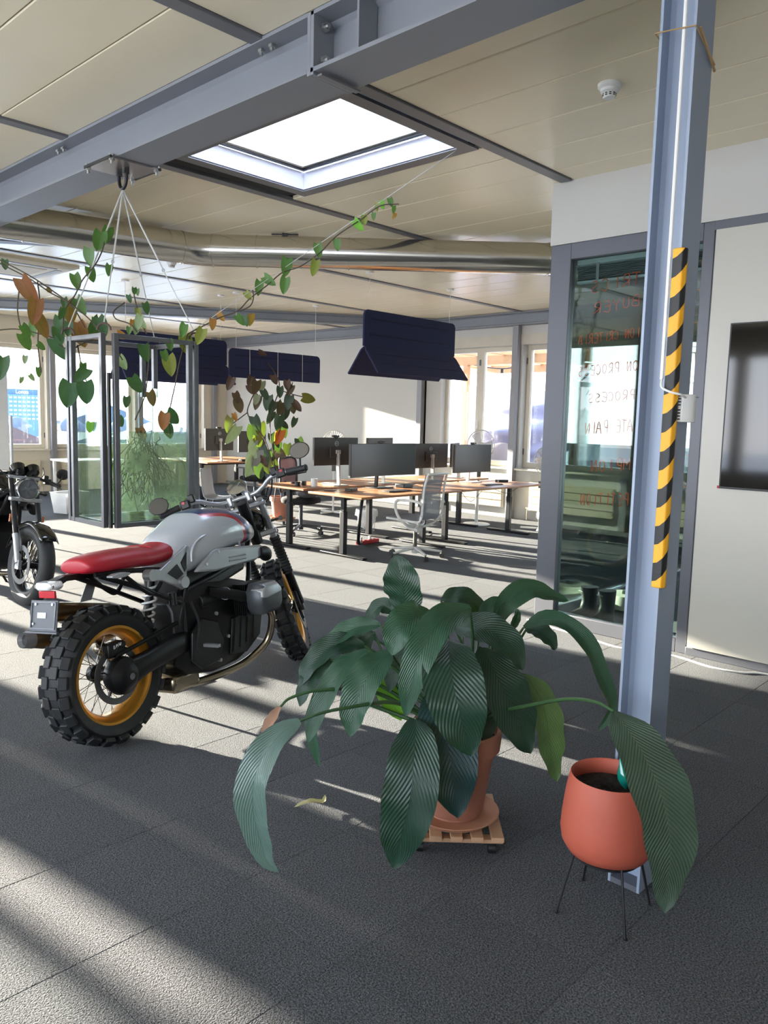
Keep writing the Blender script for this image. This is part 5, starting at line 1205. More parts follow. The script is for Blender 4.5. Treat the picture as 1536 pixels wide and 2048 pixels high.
def shell_chair(label, loc, rz, col):
    t_ = thing('shell_chair', label, 'chair', loc, rz, 'plastic shell chairs')
    a = shell([(.2, .445), (.16, .455), (-.05, .435), (-.17, .45), (-.21, .52), (-.235, .7), (-.25, .84)], .46, taper=lambda f_: 1-.25*max(0, f_-.6), curve=-.05); o_ = a.build('seat_shell', col, t_, 60); sm_ = o_.modifiers.new('s', 'SOLIDIFY'); sm_.thickness = .012
    for sx in (-1, 1):
        for sy in (-1, 1):
            r = MB(); r.cyl((sx*.14, sy*.12, .43), (sx*.22, sy*.22, 0), .011, n=8); r.build('leg', LEGM, t_)
    return t_
shell_chair('pale grey plastic shell chair behind the motorcycle handlebar', (6.25, 9.05, 0), -2.5, M('pale_grey_shell', '8e969e', .45))
shell_chair('blue plastic shell chair under the far corner desk', (9.3, 11.5, 0), 2.9, M('blue_shell', '2f5d8c', .45))

# ---------------------------------------------------------------- fans, bins
def fan(label, loc, rz, hz, R=.21, base='disc', tilt=0):
    t_ = thing('standing_fan', label, 'fan', loc, rz, 'white standing fans')
    if base == 'disc':
        a = MB(); a.lathe([(.001, .03), (.03, .035), (.2, .016), (.21, .008), (.21, 0), (.001, 0)], 36); a.build('base', PLAST_W, t_)
    else:
        for s in (0, 1):
            a = MB(); a.bar((-.28+.0, 0, .02), (.28, 0, .02), .04, .03); a.xf(Matrix.Rotation(s*PI/2+PI/4, 4, 'Z')); a.build('base_foot', PLAST_W, t_, bevel=.008)
    a = MB(); a.cyl((0, 0, .02), (0, 0, hz*.62), .026 if base == 'disc' else .016, n=16); a.cyl((0, 0, hz*.6), (0, 0, hz-.02), .014, n=12); a.build('pole', PLAST_W, t_)
    a = MB(); a.b2(-.035, .035, -.03, .03, hz*.60, hz*.70); a.build('control_box', M('fan_grey', '5c5c5a', .5), t_, bevel=.006)
    a = MB(); a.tube([(0, .12, hz), (0, .02, hz), (0, -.03, hz)], [.035, .055, .05], 18); a.build('motor', PLAST_W, t_)
    gm = MB(); wr = M('fan_wire', 'cfcfcc', .35, .4)
    for rr in (R, R*.66, R*.33):
        gm.tube([(rr*math.cos(2*PI*k_/36), -.06-.05*(1-rr/R), hz+rr*math.sin(2*PI*k_/36)) for k_ in range(37)], .008 if rr == R else .003, 5, cap=False)
    for k_ in range(32):
        a_ = 2*PI*k_/32
        for sg in (-1, 1): gm.tube([(.045*math.cos(a_), -.06+sg*.055, hz+.045*math.sin(a_)), (R*.7*math.cos(a_), -.06+sg*.045, hz+R*.7*math.sin(a_)), (R*math.cos(a_), -.06, hz+R*math.sin(a_))], .0018, 4, cap=False)
    o_ = gm.build('wire_guard', wr, t_); o_['kind'] = 'stuff'
    for k_ in range(3):
        b_ = MB(); vs = []; 
        for i in range(6):
            r_ = .04+(R-.06)*i/5
            for j in range(5):
                an = 2*PI*k_/3+(-.45+.9*j/4)*(1-.2*i/5); vs.append(V(r_*math.cos(an), -.06+.03*(j/4-.5), hz+r_*math.sin(an)))
        b_.add(vs, [(i*5+j, i*5+j+1, (i+1)*5+j+1, (i+1)*5+j) for i in range(5) for j in range(4)]); b_.build('blade', BLADE, t_, 60)
    a = MB(); a.cyl((0, -.125, hz), (0, -.02, hz), .045, n=18); a.build('hub', PLAST_W, t_, bevel=.006)
    return t_
BLADE = mat_mesh('translucent_blade', 'c9ccd2', .7)
fan('white standing fan on a round base behind the flat monitor', (9.70, 7.22, 0), -.5, 1.22, .225)
fan('white standing fan beside the waste bin near the glass wall', (10.0, 6.28, 0), -.3, 1.03, .20, 'cross')
fan('white standing fan behind the black swivel chair against the white wall', (8.85, 9.55, 0), -.75, 1.17, .2, 'cross')
m, t, out = nodes('thin_plastic_bag'); p = princ(t, lin('d9dcdf'), .25); tr = t.nodes.new('ShaderNodeBsdfTransparent'); mx = t.nodes.new('ShaderNodeMixShader'); mx.inputs[0].default_value = .5
t.links.new(tr.outputs[0], mx.inputs[1]); t.links.new(p.outputs[0], mx.inputs[2]); t.links.new(mx.outputs[0], out.inputs[0]); BAGM = m
def bin_(label, loc, liner=True):
    t_ = thing('waste_bin', label, 'waste bin', loc, 0, 'wire waste bins with liners')
    a = MB(); wr = M('white_wire', 'c9c9c9', .4)
    for z, r in ((0.005, .11), (.15, .125), (.29, .14)): a.tube([(r*math.cos(2*PI*k_/28), r*math.sin(2*PI*k_/28), z) for k_ in range(29)], .004, 5, cap=False)
    for k_ in range(16): a.tube([(.11*math.cos(2*PI*k_/16), .11*math.sin(2*PI*k_/16), .005), (.14*math.cos(2*PI*k_/16), .14*math.sin(2*PI*k_/16), .29)], .002, 4)
    o_ = a.build('wire_basket', wr, t_); o_['kind'] = 'stuff'
    if liner:
        rnd = random.Random(label); n = 26; secs = []
        for z, r in ((.03, .03), (.06, .085), (.14, .115), (.24, .13), (.31, .15), (.28, .156), (.22, .158)):
            secs.append([V((r+rnd.uniform(-.008, .008))*math.cos(2*PI*k_/n), (r+rnd.uniform(-.008, .008))*math.sin(2*PI*k_/n), z+rnd.uniform(-.006, .006)) for k_ in range(n)])
        a = MB(); a.loft(secs, cap=False); a.build('bag_liner', BAGM, t_, 80)
bin_('white waste bin with a clear liner beside the right-hand fan', (9.72, 5.98, 0))
bin_('white waste bin with a clear liner under the desks behind the mesh chair', (7.80, 7.72, 0))
bx = thing('storage_box', 'clear plastic storage box on the floor left of the plant tank', 'box', (5.45, 11.9, 0), .3)
a = MB(); q = lambda x, y, z: [V(-x, -y, z), V(x, -y, z), V(x, y, z), V(-x, y, z)]
a.loft([q(.19, .14, .01), q(.23, .17, .33), q(.245, .185, .335), q(.225, .165, .33), q(.185, .135, .02)], cap=False); a.add(q(.19, .14, .012), [(0, 1, 2, 3)]); a.build('tub', BAGM, bx)
a = MB(); a.b2(-.15, .15, -.1, .1, .02, .09); a.build('contents', M('cardboard', '8d7a60', .9), bx)
# mobile whiteboard at the left edge
mw = thing('mobile_whiteboard', 'rolling whiteboard cut off by the left edge behind the black motorcycle', 'whiteboard', (3.13, 9.68, 0), math.radians(-2))
a = MB(); a.b2(-.57, .57, -.012, .012, .86, 2.08); a.build('board', M('whiteboard_face', 'd5d5d3', .3), mw, bevel=.004)
for x in (-.60, .60):
    a = MB(); a.cyl((x, 0, .06), (x, 0, 1.5), .018, n=12); a.build('post', ALU, mw)
    a = MB(); a.bar((x, -.28, .07), (x, .28, .07), .04, .03); a.build('foot', ALU, mw)
    for y in (-.26, .26):
        a = MB(); a.cyl((x-.01, y, .028), (x+.01, y, .028), .028, n=14); a.build('castor', BLACKP, mw)
# steel sheet lying under the near motorcycle
a = MB(); a.box((2.43, 3.93, .004), (.30, .26, .008), math.radians(3)); tag(a.build('floor_plate', M('white_sheet', 'c9cacb', .35, .2), bevel=.001), 'white sheet lying on the carpet under the silver grey motorcycle', 'sheet')
ac = thing('ceiling_cassette', 'cream ceiling air unit at the far left above the vine', 'air conditioner', (3.95, 10.2, CEIL))
a = MB(); a.loft([[V(x*.62, y*.62, z) for x, y in ((-1, -1), (1, -1), (1, 1), (-1, 1))] for z in (0, -.03)]+[[V(x*.56, y*.56, -.05) for x, y in ((-1, -1), (1, -1), (1, 1), (-1, 1))]]); a.build('cover', M('cream_cassette', 'cfc6b0', .5), ac)
for i in range(4):
    a = MB(); a.b2(-.40, .40, -.50, -.43, -.056, -.049); a.xf(Matrix.Rotation(i*PI/2, 4, 'Z')); a.build('air_slot', STRIP, ac)
a = MB(); a.b2(-.34, .34, -.34, .34, -.056, -.049); a.build('grille', M('cassette_grille', 'b9b09b', .6), ac)
# ---------------------------------------------------------------- hanging plant tank, its vine and the creeper by the lamps
VINE_LEAVES = [
    (2.416, 4.766, 2.669, 0.118, -9.524015178462822, 'g'), (2.491, 4.811, 2.714, 0.106, -8.280665500742153, 'g'), (2.316, 4.726, 2.548, 0.102, -2.361815652358203, 'g'),
    (2.515, 5.133, 2.513, 0.104, 20, 'g'), (2.417, 5.142, 2.453, 0.099, 15, 'g'), (2.572, 4.963, 2.519, 0.077, -6.673723783432377, 'g'),
    (2.055, 5.34, 2.511, 0.064, -5.359616557405195, 'k'), (2.042, 5.062, 2.361, 0.173, 25, 'b'), (2.084, 4.947, 2.229, 0.154, -10, 'b'),
    (2.1, 4.994, 2.138, 0.146, 30, 'b'), (2.315, 5.327, 2.369, 0.052, 60, 'b'), (2.384, 5.167, 2.279, 0.155, 15, 'b'),
    (2.409, 5.1, 2.137, 0.169, 7.210748125031188, 'b'), (2.212, 4.869, 2.189, 0.076, -4.563601024811146, 'k'), (2.32, 5.088, 2.285, 0.072, 5.565473013089232, 'k'),
    (2.429, 5.142, 2.3, 0.118, 30, 'g'), (2.352, 5.221, 2.171, 0.141, -9.918761936761875, 'k'), (2.273, 5.089, 2.088, 0.115, 4.12083495639536, 'k'),
    (2.303, 4.989, 2.119, 0.086, -7.733035818221173, 'k'), (2.219, 5.036, 2.01, 0.15, 20, 'k'), (2.01, 4.986, 2.073, 0.089, 40, 'g'),
    (2.18, 5.424, 2.063, 0.119, 30, 'g'), (2.225, 5.339, 2.142, 0.1, 1.1433328700892922, 'g'), (2.113, 5.015, 1.974, 0.063, 60, 'g'),
    (2.537, 5.046, 2.173, 0.149, -20, 'k'), (2.45, 4.89, 2.16, 0.122, 20, 'k'), (2.674, 4.909, 2.334, 0.052, 8.353058117367233, 'k'),
    (2.606, 4.711, 2.353, 0.046, -2.065294964838433, 'k'), (2.644, 4.737, 2.353, 0.043, -1.6549675849606302, 'g'), (2.554, 4.491, 2.232, 0.069, 20, 'k'),
    (2.56, 4.586, 2.208, 0.063, 7.502215647230898, 'y'), (2.499, 4.449, 2.148, 0.089, -10.888272023915697, 'p'), (2.636, 4.728, 2.134, 0.08, -5.269602921210751, 'p'),
    (2.624, 4.677, 2.156, 0.072, 20, 'p'), (2.558, 4.692, 2.102, 0.05, -3.771761629868255, 'g'), (2.711, 4.928, 2.178, 0.052, -7.306236136000431, 'o'),
    (2.787, 4.411, 2.123, 0.099, -30, 'g'), (2.801, 4.235, 2.084, 0.107, -20, 'y'), (2.841, 4.504, 2.058, 0.13, 20, 'y'),
    (2.87, 4.228, 2.153, 0.07, -3.4600618894235513, 'o'), (3.036, 4.41, 2.225, 0.066, 30, 'o'), (2.465, 4.672, 2.054, 0.07, 60, 'o'),
    (2.161, 5.13, 1.834, 0.065, 9.703562436735787, 'g'), (2.024, 4.93, 1.775, 0.048, 40, 'p'), (2.005, 4.94, 1.889, 0.051, -6.507133434269646, 'p'),
    (2.127, 5.307, 1.774, 0.048, 2.7703698030887303, 'p'), (1.945, 5.131, 1.883, 0.146, -10, 'k'), (2.243, 4.859, 1.734, 0.168, -15, 'k'),
    (2.273, 4.717, 1.742, 0.145, -0.9835499479157797, 'k'), (2.255, 4.651, 1.819, 0.109, -40, 'k'), (2.558, 4.826, 1.921, 0.095, 25, 'p'),
    (2.657, 4.846, 1.793, 0.119, 30, 'k'), (2.74, 4.837, 2.008, 0.119, 5.63707095537422, 'k'), (2.848, 4.716, 1.942, 0.134, 10, 'y'),
    (2.557, 4.27, 1.559, 0.109, -15, 'b'), (2.64, 4.382, 1.569, 0.112, 50, 'k'), (2.817, 4.677, 1.486, 0.097, 10, 'k'),
    (2.594, 4.802, 1.663, 0.073, -2.149735654346987, 'k'), (2.59, 4.907, 1.527, 0.075, 30, 'k'), (2.659, 4.626, 1.696, 0.101, 25, 'b'),
    (2.649, 4.741, 1.461, 0.088, 20, 'b'), (2.307, 4.724, 1.494, 0.07, -7.406035084590257, 'l'), (2.335, 4.868, 1.866, 0.064, -8.725496962658042, 'g'),
    (2.702, 4.46, 2.021, 0.071, 11.083526937765715, 'g'), (2.659, 4.457, 1.948, 0.07, 20, 'g'), (3.346, 4.088, 2.577, 0.12, -9.812070673208709, 'g'),
    (3.331, 4.083, 2.454, 0.105, -10, 'g'), (3.481, 3.96, 2.573, 0.102, -9.104056141557495, 'y'), (3.207, 4.195, 2.428, 0.094, -6.608659123600898, 'g'),
    (3.231, 4.18, 2.457, 0.094, 55, 'g'), (3.137, 4.251, 2.354, 0.065, 40, 'y'), (3.495, 3.965, 2.68, 0.087, 10, 'g'),
    (3.681, 3.819, 2.842, 0.088, 40, 'l'), (3.729, 3.777, 2.879, 0.066, 5.674913496427099, 'y'), (3.822, 3.705, 2.976, 0.055, -2.7455146614931136, 'l'),
    (3.795, 3.728, 2.957, 0.051, -4.193315271816291, 'y'), (3.859, 3.674, 2.993, 0.055, 20, 'g'), (3.876, 3.65, 2.944, 0.048, 10, 'g'),
    (3.88, 3.638, 2.898, 0.04, -20, 'o'), (3.777, 3.734, 2.896, 0.048, -8.05795573602218, 'g'), (3.153, 4.212, 2.211, 0.08, 8, 'o'),
    (3.086, 4.275, 2.202, 0.08, 35, 'g'), (3.122, 4.239, 2.197, 0.065, 9.634972990637529, 'k'), (3.59, 3.881, 2.714, 0.073, -1.5209496145651045, 'g')
]
VINE_STEMS = [
    [(2.006, 5.29, 2.497), (2.13, 5.143, 2.402), (2.231, 5.018, 2.302), (2.332, 4.893, 2.19), (2.392, 4.816, 2.105), (2.42, 4.775, 2.037)],
    [(2.025, 5.341, 2.485), (2.15, 5.193, 2.391), (2.232, 5.092, 2.309), (2.29, 5.023, 2.264), (2.334, 4.966, 2.202), (2.371, 4.909, 2.093)],
    [(2.076, 5.184, 2.312), (2.061, 5.179, 2.187), (2.069, 5.152, 2.078), (2.095, 5.119, 2.047)],
    [(2.182, 5.157, 2.38), (2.183, 5.136, 2.26), (2.172, 5.126, 2.133), (2.157, 5.115, 1.975), (2.158, 5.084, 1.801)],
    [(1.996, 5.3, 2.064), (2.063, 5.231, 2.072), (2.127, 5.16, 2.059), (2.202, 5.077, 2.033), (2.256, 5.017, 2.01)],
    [(2.447, 4.775, 2.643), (2.431, 4.779, 2.566), (2.392, 4.804, 2.471), (2.332, 4.851, 2.376), (2.294, 4.876, 2.282), (2.245, 4.912, 2.188), (2.224, 4.91, 2.048)],
    [(2.557, 4.74, 2.258), (2.505, 4.785, 2.202), (2.511, 4.771, 2.152), (2.57, 4.704, 2.122), (2.599, 4.664, 2.07)],
    [(2.626, 4.75, 2.314), (2.635, 4.724, 2.219), (2.651, 4.692, 2.124), (2.665, 4.667, 2.067)],
    [(2.249, 5.018, 1.978), (2.295, 4.964, 1.948), (2.341, 4.921, 1.981), (2.409, 4.855, 2.016), (2.484, 4.771, 1.987), (2.522, 4.716, 1.893)],
    [(2.847, 4.476, 2.073), (2.908, 4.426, 2.117), (3.005, 4.346, 2.185), (3.09, 4.274, 2.231), (3.154, 4.227, 2.314), (3.242, 4.159, 2.404), (3.318, 4.101, 2.488), (3.403, 4.028, 2.531), (3.504, 3.948, 2.626), (3.586, 3.888, 2.733), (3.708, 3.792, 2.846), (3.809, 3.712, 2.942), (3.901, 3.628, 2.96)],
    [(3.102, 4.263, 2.231), (3.151, 4.222, 2.266), (3.171, 4.212, 2.321), (3.169, 4.221, 2.369)],
    [(2.847, 4.476, 2.073), (2.83, 4.54, 1.909), (2.797, 4.547, 1.747), (2.757, 4.556, 1.553), (2.753, 4.539, 1.424)],
    [(2.676, 4.644, 1.997), (2.656, 4.638, 1.837), (2.632, 4.636, 1.677), (2.577, 4.667, 1.515)],
    [(2.33, 4.933, 1.981), (2.342, 4.894, 1.824), (2.364, 4.844, 1.667), (2.347, 4.83, 1.477)]
]
WIRE_A, WIRE_B = (2.847, 4.476, 2.073), (4.2, 3.408, 3.325)
CREEPER_LEAVES = [
    (6.667, 9.341, 2.1, 0.191, -22.033023811053788, 'r'), (6.848, 9.01, 2.064, 0.205, -16.56648643481179, 'b'), (7.136, 9.254, 2.077, 0.163, -17.517973256663428, 'p'),
    (7.061, 8.758, 1.985, 0.157, -0.46661921491284986, 'k'), (7.355, 8.608, 1.851, 0.199, 80, 'y'), (7.206, 9.425, 1.863, 0.215, -18.886337118279023, 'b'),
    (6.813, 9.417, 1.793, 0.21, 13.68960626308089, 'b'), (6.752, 9.394, 1.893, 0.161, 24.382869228818052, 'r'), (7.112, 9.069, 1.868, 0.226, -12.906891689146244, 'k'),
    (7.138, 8.967, 1.779, 0.193, -23.156540759257418, 'k'), (7.298, 8.824, 1.874, 0.225, -12.570701298327874, 'k'), (7.483, 9.029, 1.808, 0.198, 16.552355965867555, 'r'),
    (7.248, 8.928, 1.775, 0.21, -23.41748213886993, 'b'), (7.268, 8.692, 1.774, 0.159, 40, 'r'), (7.109, 8.817, 1.585, 0.223, -14.596725340069982, 'k'),
    (6.849, 9.078, 1.559, 0.223, 18.48547580156, 'k'), (6.586, 9.274, 1.541, 0.222, -10, 'y'), (6.591, 9.199, 1.599, 0.118, 21.40165877137955, 'o'),
    (7.253, 8.933, 1.49, 0.13, 40, 'k'), (7.109, 9.447, 1.417, 0.265, -4.851896702216862, 'g'), (7.153, 9.329, 1.464, 0.231, 7.698673334307259, 'y'),
    (7.34, 9.03, 1.436, 0.18, 12.236314282008728, 'g'), (7.208, 8.899, 1.375, 0.226, -20.354569170583947, 's'), (6.67, 9.223, 1.41, 0.302, -20, 'w'),
    (7.098, 9.333, 1.283, 0.214, 19.988092759303356, 'y'), (7.092, 9.373, 1.218, 0.181, -30, 'w'), (7.304, 8.64, 1.264, 0.176, 20, 'k'),
    (7.05, 9.164, 1.116, 0.293, 14.975232966504066, 'k'), (7.005, 9.193, 1.076, 0.341, -25, 'w'), (7.276, 9.075, 1.176, 0.295, -15, 'k'),
    (6.929, 9.153, 0.958, 0.291, -25, 'w'), (7.081, 9.108, 0.983, 0.26, 9.29799258750095, 'b'), (7.075, 8.79, 1.077, 0.287, 21.139998135038404, 'b'),
    (7.308, 9.13, 0.966, 0.248, -20, 'b'), (6.78, 8.896, 0.866, 0.205, 23.554413870007146, 'k'), (7.307, 9.115, 0.847, 0.215, 8.417594131550779, 'b'),
    (6.758, 9.083, 1.991, 0.142, 19.948486096987793, 'r'), (6.926, 8.969, 1.933, 0.158, 23.426748167515377, 'k'), (7.028, 9.37, 2.136, 0.146, -21.97584440183643, 'b'),
    (7.184, 8.756, 2.081, 0.143, 6.759489500737288, 'r'), (7.206, 9.099, 2.159, 0.146, 12.324727849560276, 'r'), (7.221, 9.459, 2.516, 0.132, 70, 'r'),
    (7.249, 8.721, 2.015, 0.159, -24.836348663570266, 'b'), (7.299, 9.223, 1.637, 0.198, -24.344486143436654, 'k'), (7.508, 8.948, 1.555, 0.148, -19.20550152816506, 'k'),
    (7.225, 9.148, 1.314, 0.197, 14.14848654757612, 'k'), (7.4, 8.998, 1.169, 0.181, 2.5304198464009175, 'b'), (7.145, 9.388, 1.877, 0.165, -14.916527583486783, 'p'),
    (7.34, 8.966, 1.676, 0.179, -8.467844196249107, 'k')
]
CREEPER_STEMS = [
    [(7.004, 8.799, 0.353), (7.046, 8.81, 0.672), (7.04, 8.888, 1.096), (7.039, 8.949, 1.45), (7.097, 8.935, 1.735), (7.225, 8.984, 1.953), (7.35, 9.177, 2.141), (7.492, 9.659, 2.421), (7.372, 9.811, 2.567)],
    [(7.03, 8.862, 0.884), (6.975, 8.979, 1.235), (6.881, 9.114, 1.444), (6.829, 9.198, 1.619), (6.876, 9.18, 1.797), (7.016, 9.215, 2.017), (7.037, 9.362, 2.149)],
    [(7.107, 8.974, 1.164), (7.196, 8.917, 1.381), (7.265, 8.893, 1.669), (7.329, 8.862, 1.885), (7.431, 8.932, 2.069)],
    [(6.829, 9.198, 1.619), (6.724, 9.291, 1.509), (6.655, 9.352, 1.436)],
    [(7.225, 8.984, 1.953), (7.379, 8.81, 1.887), (7.486, 8.692, 1.855)]
]
def heart(name, mat):
    """leaf 1 m long hanging down -z from its stalk, facing -y"""
    n = 12; vs = []; fs = []; uvs = []
    for i in range(n+1):
        u = i/n; w_ = .47*math.sin(PI*min(1, (u*.86+.14))**.62)**.9 if u < 1 else 0
        w_ = .48*((u+.10)**.42)*((1-u)**.75)*1.42
        for j in range(7):
            v_ = j/3-1; lobe = .16*abs(v_)*(1-u)**3
            vs.append(V(v_*w_, .16*(u*u)-.10*abs(v_)**1.5*(1-u*.5)+.05, -u+lobe)); uvs.append((u, j/6))
    for i in range(n):
        for j in range(6): a = i*7+j; fs.append((a, a+7, a+8, a+1))
    return leaf_mesh(name, vs, fs, uvs, mat, (0, 0, 0))
HM = {k_: heart('leaf', mat_leaf('vine_leaf_'+n_, c, v_, .45, tr, 7, True, .15)) for k_, n_, c, v_, tr in (('g', 'green', '4a7036', '35562b', .22), ('k', 'deep_green', '2f5338', '234229', .25), ('b', 'brown', '8a4a2e', '5f2f1f', .25), ('o', 'rust', 'b0683a', '8a4a28', .35), ('y', 'yellow_green', '85863c', '646e2a', .25), ('p', 'pale', '8f9f7c', '6b7d5c', .35), ('l', 'bright', '74b044', '52902c', .4), ('r', 'dark_red', '5c3030', '3f2222', .3), ('s', 'scarlet', 'd8481f', 'a03018', .5), ('w', 'silvery', 'a9b0a6', '7f877c', .25))}
HM2 = {k_: heart('leaf', mat_leaf('creeper_leaf_'+n_, c, v_, .5, tr, 7, True, .15)) for k_, n_, c, v_, tr in (('g', 'green', '2a4022', '1d2f18', .08), ('k', 'dark', '263a2c', '1a2a20', .08), ('b', 'brown', '4a3224', '332218', .08), ('o', 'amber', 'a8652a', '7d481e', .25), ('y', 'yellow', '6a6222', '4c4c1a', .12), ('p', 'pale', '8a8f78', '66705a', .1), ('l', 'lime', '5d8a36', '426a24', .2), ('r', 'wine', '4a2a2a', '321c1c', .1), ('s', 'scarlet', 'c8401c', '903018', .4), ('w', 'silver', '6c706a', '52574f', .03))}
def grow(root, leaves, stems, r, stem_mat, seed, HM=HM):
    rnd = random.Random(seed); o_ = Vector(root.location)
    for s in stems:
        a = MB(); a.tube([p-o_ for p in catmull(s, 8)], r, 6); a.build('stem', stem_mat, root)
    for x, y, z, L, ang, c in leaves:
        th = math.atan2(-x, y)
        q = Matrix.Rotation(th+rnd.uniform(-.6, .6), 4, 'Z') @ Matrix.Rotation(rnd.uniform(-.25, .35), 4, 'X') @ Matrix.Rotation(-math.radians(ang), 4, 'Y')
        ob = put('leaf', HM[c], root); ob.matrix_basis = Matrix.Translation(V(x, y, z)-o_) @ q @ Matrix.Diagonal((L*rnd.uniform(.85, 1.1), L, L, 1))
STEM = M('vine_stem', '4a4030', .7, 0, .2, 20)
TN, TSX, TSY, TZ0, TZ1 = V(2.29, 4.47, 0), .61, .505, .855, 2.03
tk = thing('plant_tank', 'steel framed glass plant tank hanging from the ceiling beam by wires', 'aquarium', (TN.x+TSX/2, TN.y+TSY/2, TZ0))
FRM = M('raw_steel_frame', '75767a', .38, .85, .15, 10)
hx, hy, HT = TSX/2, TSY/2, TZ1-TZ0
def post(x, y, z0=0, z1=HT, s=.016, w2=None):
    a = MB(); a.b2(x-s, x+s, y-(w2 or s), y+(w2 or s), z0, z1); a.build('frame_post', FRM, tk, bevel=.002)
for x, y in ((-hx, -hy+.055), (-hx+.055, -hy), (hx, -hy), (hx-.045, -hy), (-hx, hy), (-hx, hy-.055), (hx, hy)): post(x, y)
post(hx-.09, hy, HT-.36, HT)
a = MB(); a.cyl((-hx+.02, -hy+.02, 0), (-hx+.02, -hy+.02, HT*.8), .012, n=10); a.build('corner_rod', BLACKP, tk)
for z in (.014, HT-.014):
    for p0, p1 in (((-hx+.05, -hy, z), (hx, -hy, z)), ((-hx, -hy+.05, z), (-hx, hy, z)), ((-hx, hy, z), (hx, hy, z)), ((hx, -hy, z), (hx, hy, z))):
        a = MB(); a.bar(p0, p1, .028, .028); a.build('frame_rail', FRM, tk, bevel=.002)
TGL = mat_glass('tank_glass', (.96, .99, .975, 1), .05)
ix, iy = hx-.03, hy-.03; GH = .875
for p0, p1 in (((-ix, -iy), (ix, -iy)), ((-ix, iy), (ix, iy)), ((-ix, -iy), (-ix, iy)), ((ix, -iy), (ix, iy))):
    a = MB(); a.b2(min(p0[0], p1[0])-.003, max(p0[0], p1[0])+.003, min(p0[1], p1[1])-.003, max(p0[1], p1[1])+.003, .03, GH); a.build('glass_pane', TGL, tk)
a = MB(); a.b2(-ix, ix, -iy, iy, .016, .03); a.build('floor_tray', BLACKP, tk)
m, t, out = nodes('algae_water')
tr = t.nodes.new('ShaderNodeBsdfTransparent'); tl = t.nodes.new('ShaderNodeBsdfTranslucent'); gl = t.nodes.new('ShaderNodeBsdfGlossy'); gl.inputs['Roughness'].default_value = .05
n1 = noise(t, 5, 5, coords(t), .65)
sp = t.nodes.new('ShaderNodeSeparateXYZ'); t.links.new(coords(t), sp.inputs[0])
t.links.new(mixc(t, n1, lin('f8f8d2'), lin('c4f0b0')), tl.inputs[0]); tr.inputs[0].default_value = (.90, .98, .91, 1)
mx = t.nodes.new('ShaderNodeMixShader'); rp2 = t.nodes.new('ShaderNodeMapRange'); t.links.new(n1, rp2.inputs[0]); rp2.inputs[1].default_value = .35; rp2.inputs[2].default_value = .7; rp2.inputs[3].default_value = .14; rp2.inputs[4].default_value = .42
t.links.new(rp2.outputs[0], mx.inputs[0]); t.links.new(tr.outputs[0], mx.inputs[1]); t.links.new(tl.outputs[0], mx.inputs[2])
mx2 = t.nodes.new('ShaderNodeMixShader'); mx2.inputs[0].default_value = .04; t.links.new(mx.outputs[0], mx2.inputs[1]); t.links.new(gl.outputs[0], mx2.inputs[2]); t.links.new(mx2.outputs[0], out.inputs[0])
WL = 1.435-TZ0
a = MB(); a.b2(-ix+.004, ix-.004, -iy+.004, iy-.004, .031, WL); a.build('water', m, tk)
# hanging gear
HK = V(BX, 4.74, BZ)
hk = thing('beam_hook', 'steel plate with a black U-hook bolted under the ceiling beam', 'hook', HK)
a = MB(); a.b2(-.165, .165, -.16, .16, -.012, -.002); a.build('plate', M('bright_plate', 'b5aba8', .25, .8, .05), hk)
for s in (-1, 1):
    a = MB(); a.b2(s*.16, s*.17, -.17, .17, -.016, .0); a.build('edge_bar', BLACKP, hk)
for x in (-.15, .15):
    for y in (-.15, .15):
        a = MB(); a.cyl((x, y, -.045), (x, y, .012), .009, n=8); a.cyl((x, y, -.026), (x, y, -.012), .017, n=6); a.cyl((x, y, -.002), (x, y, .012), .017, n=6); a.build('bolt', bz, hk)
a = MB(); a.tube(catmull([(0, -.045, -.002), (0, -.045, -.075), (0, -.03, -.115), (0, 0, -.13), (0, .03, -.115), (0, .045, -.075), (0, .045, -.002)], 5), .011, 10); a.build('u_bolt', BLACKP, hk)
for y in (-.045, .045):
    a = MB(); a.cyl((0, y, -.045), (0, y, -.012), .019, n=6); a.build('nut', BLACKP, hk)
hook_l = HK+V(0, 0, -.135)-Vector(tk.location)
WIRE = M('white_rope', 'c4c4c0', .5, .2)
for i, (x, y) in enumerate(((-hx, -hy+.03), (hx, -hy), (-hx, hy), (hx, hy))):
    p = V(x, y, HT+.05); a = MB(); md = hook_l.lerp(p, .55)
    a.tube([hook_l, md], .0055, 6); a.tube([md, p], .004, 6); a.build('hanging_wire', WIRE, tk)
    a = MB(); a.lathe([(.02, -.004), (.028, -.004), (.028, .004), (.02, .004)], 16, md, Matrix.Rotation(PI/2, 3, 'X') @ Matrix.Scale(.4, 3), closed=True); a.build('wire_link', CHR, tk)
    a = MB(); a.tube([V(x+.04*math.cos(t_)*.7, y-.04*math.cos(t_)*.7, HT+.015+.04*math.sin(t_)) for t_ in [PI*k_/8 for k_ in range(9)]], .007, 8); a.build('lifting_eye', M('rusty_eye', '5a4a44', .6, .4), tk)
vine = thing('trailing_vine', 'trailing heart-leaved vine growing out of the hanging plant tank', 'plant', (TN.x+TSX/2, TN.y+TSY/2, TZ0))
grow(vine, VINE_LEAVES, VINE_STEMS, .0042, STEM, 5)
rnd = random.Random(11); a = MB(); vo = Vector(vine.location)
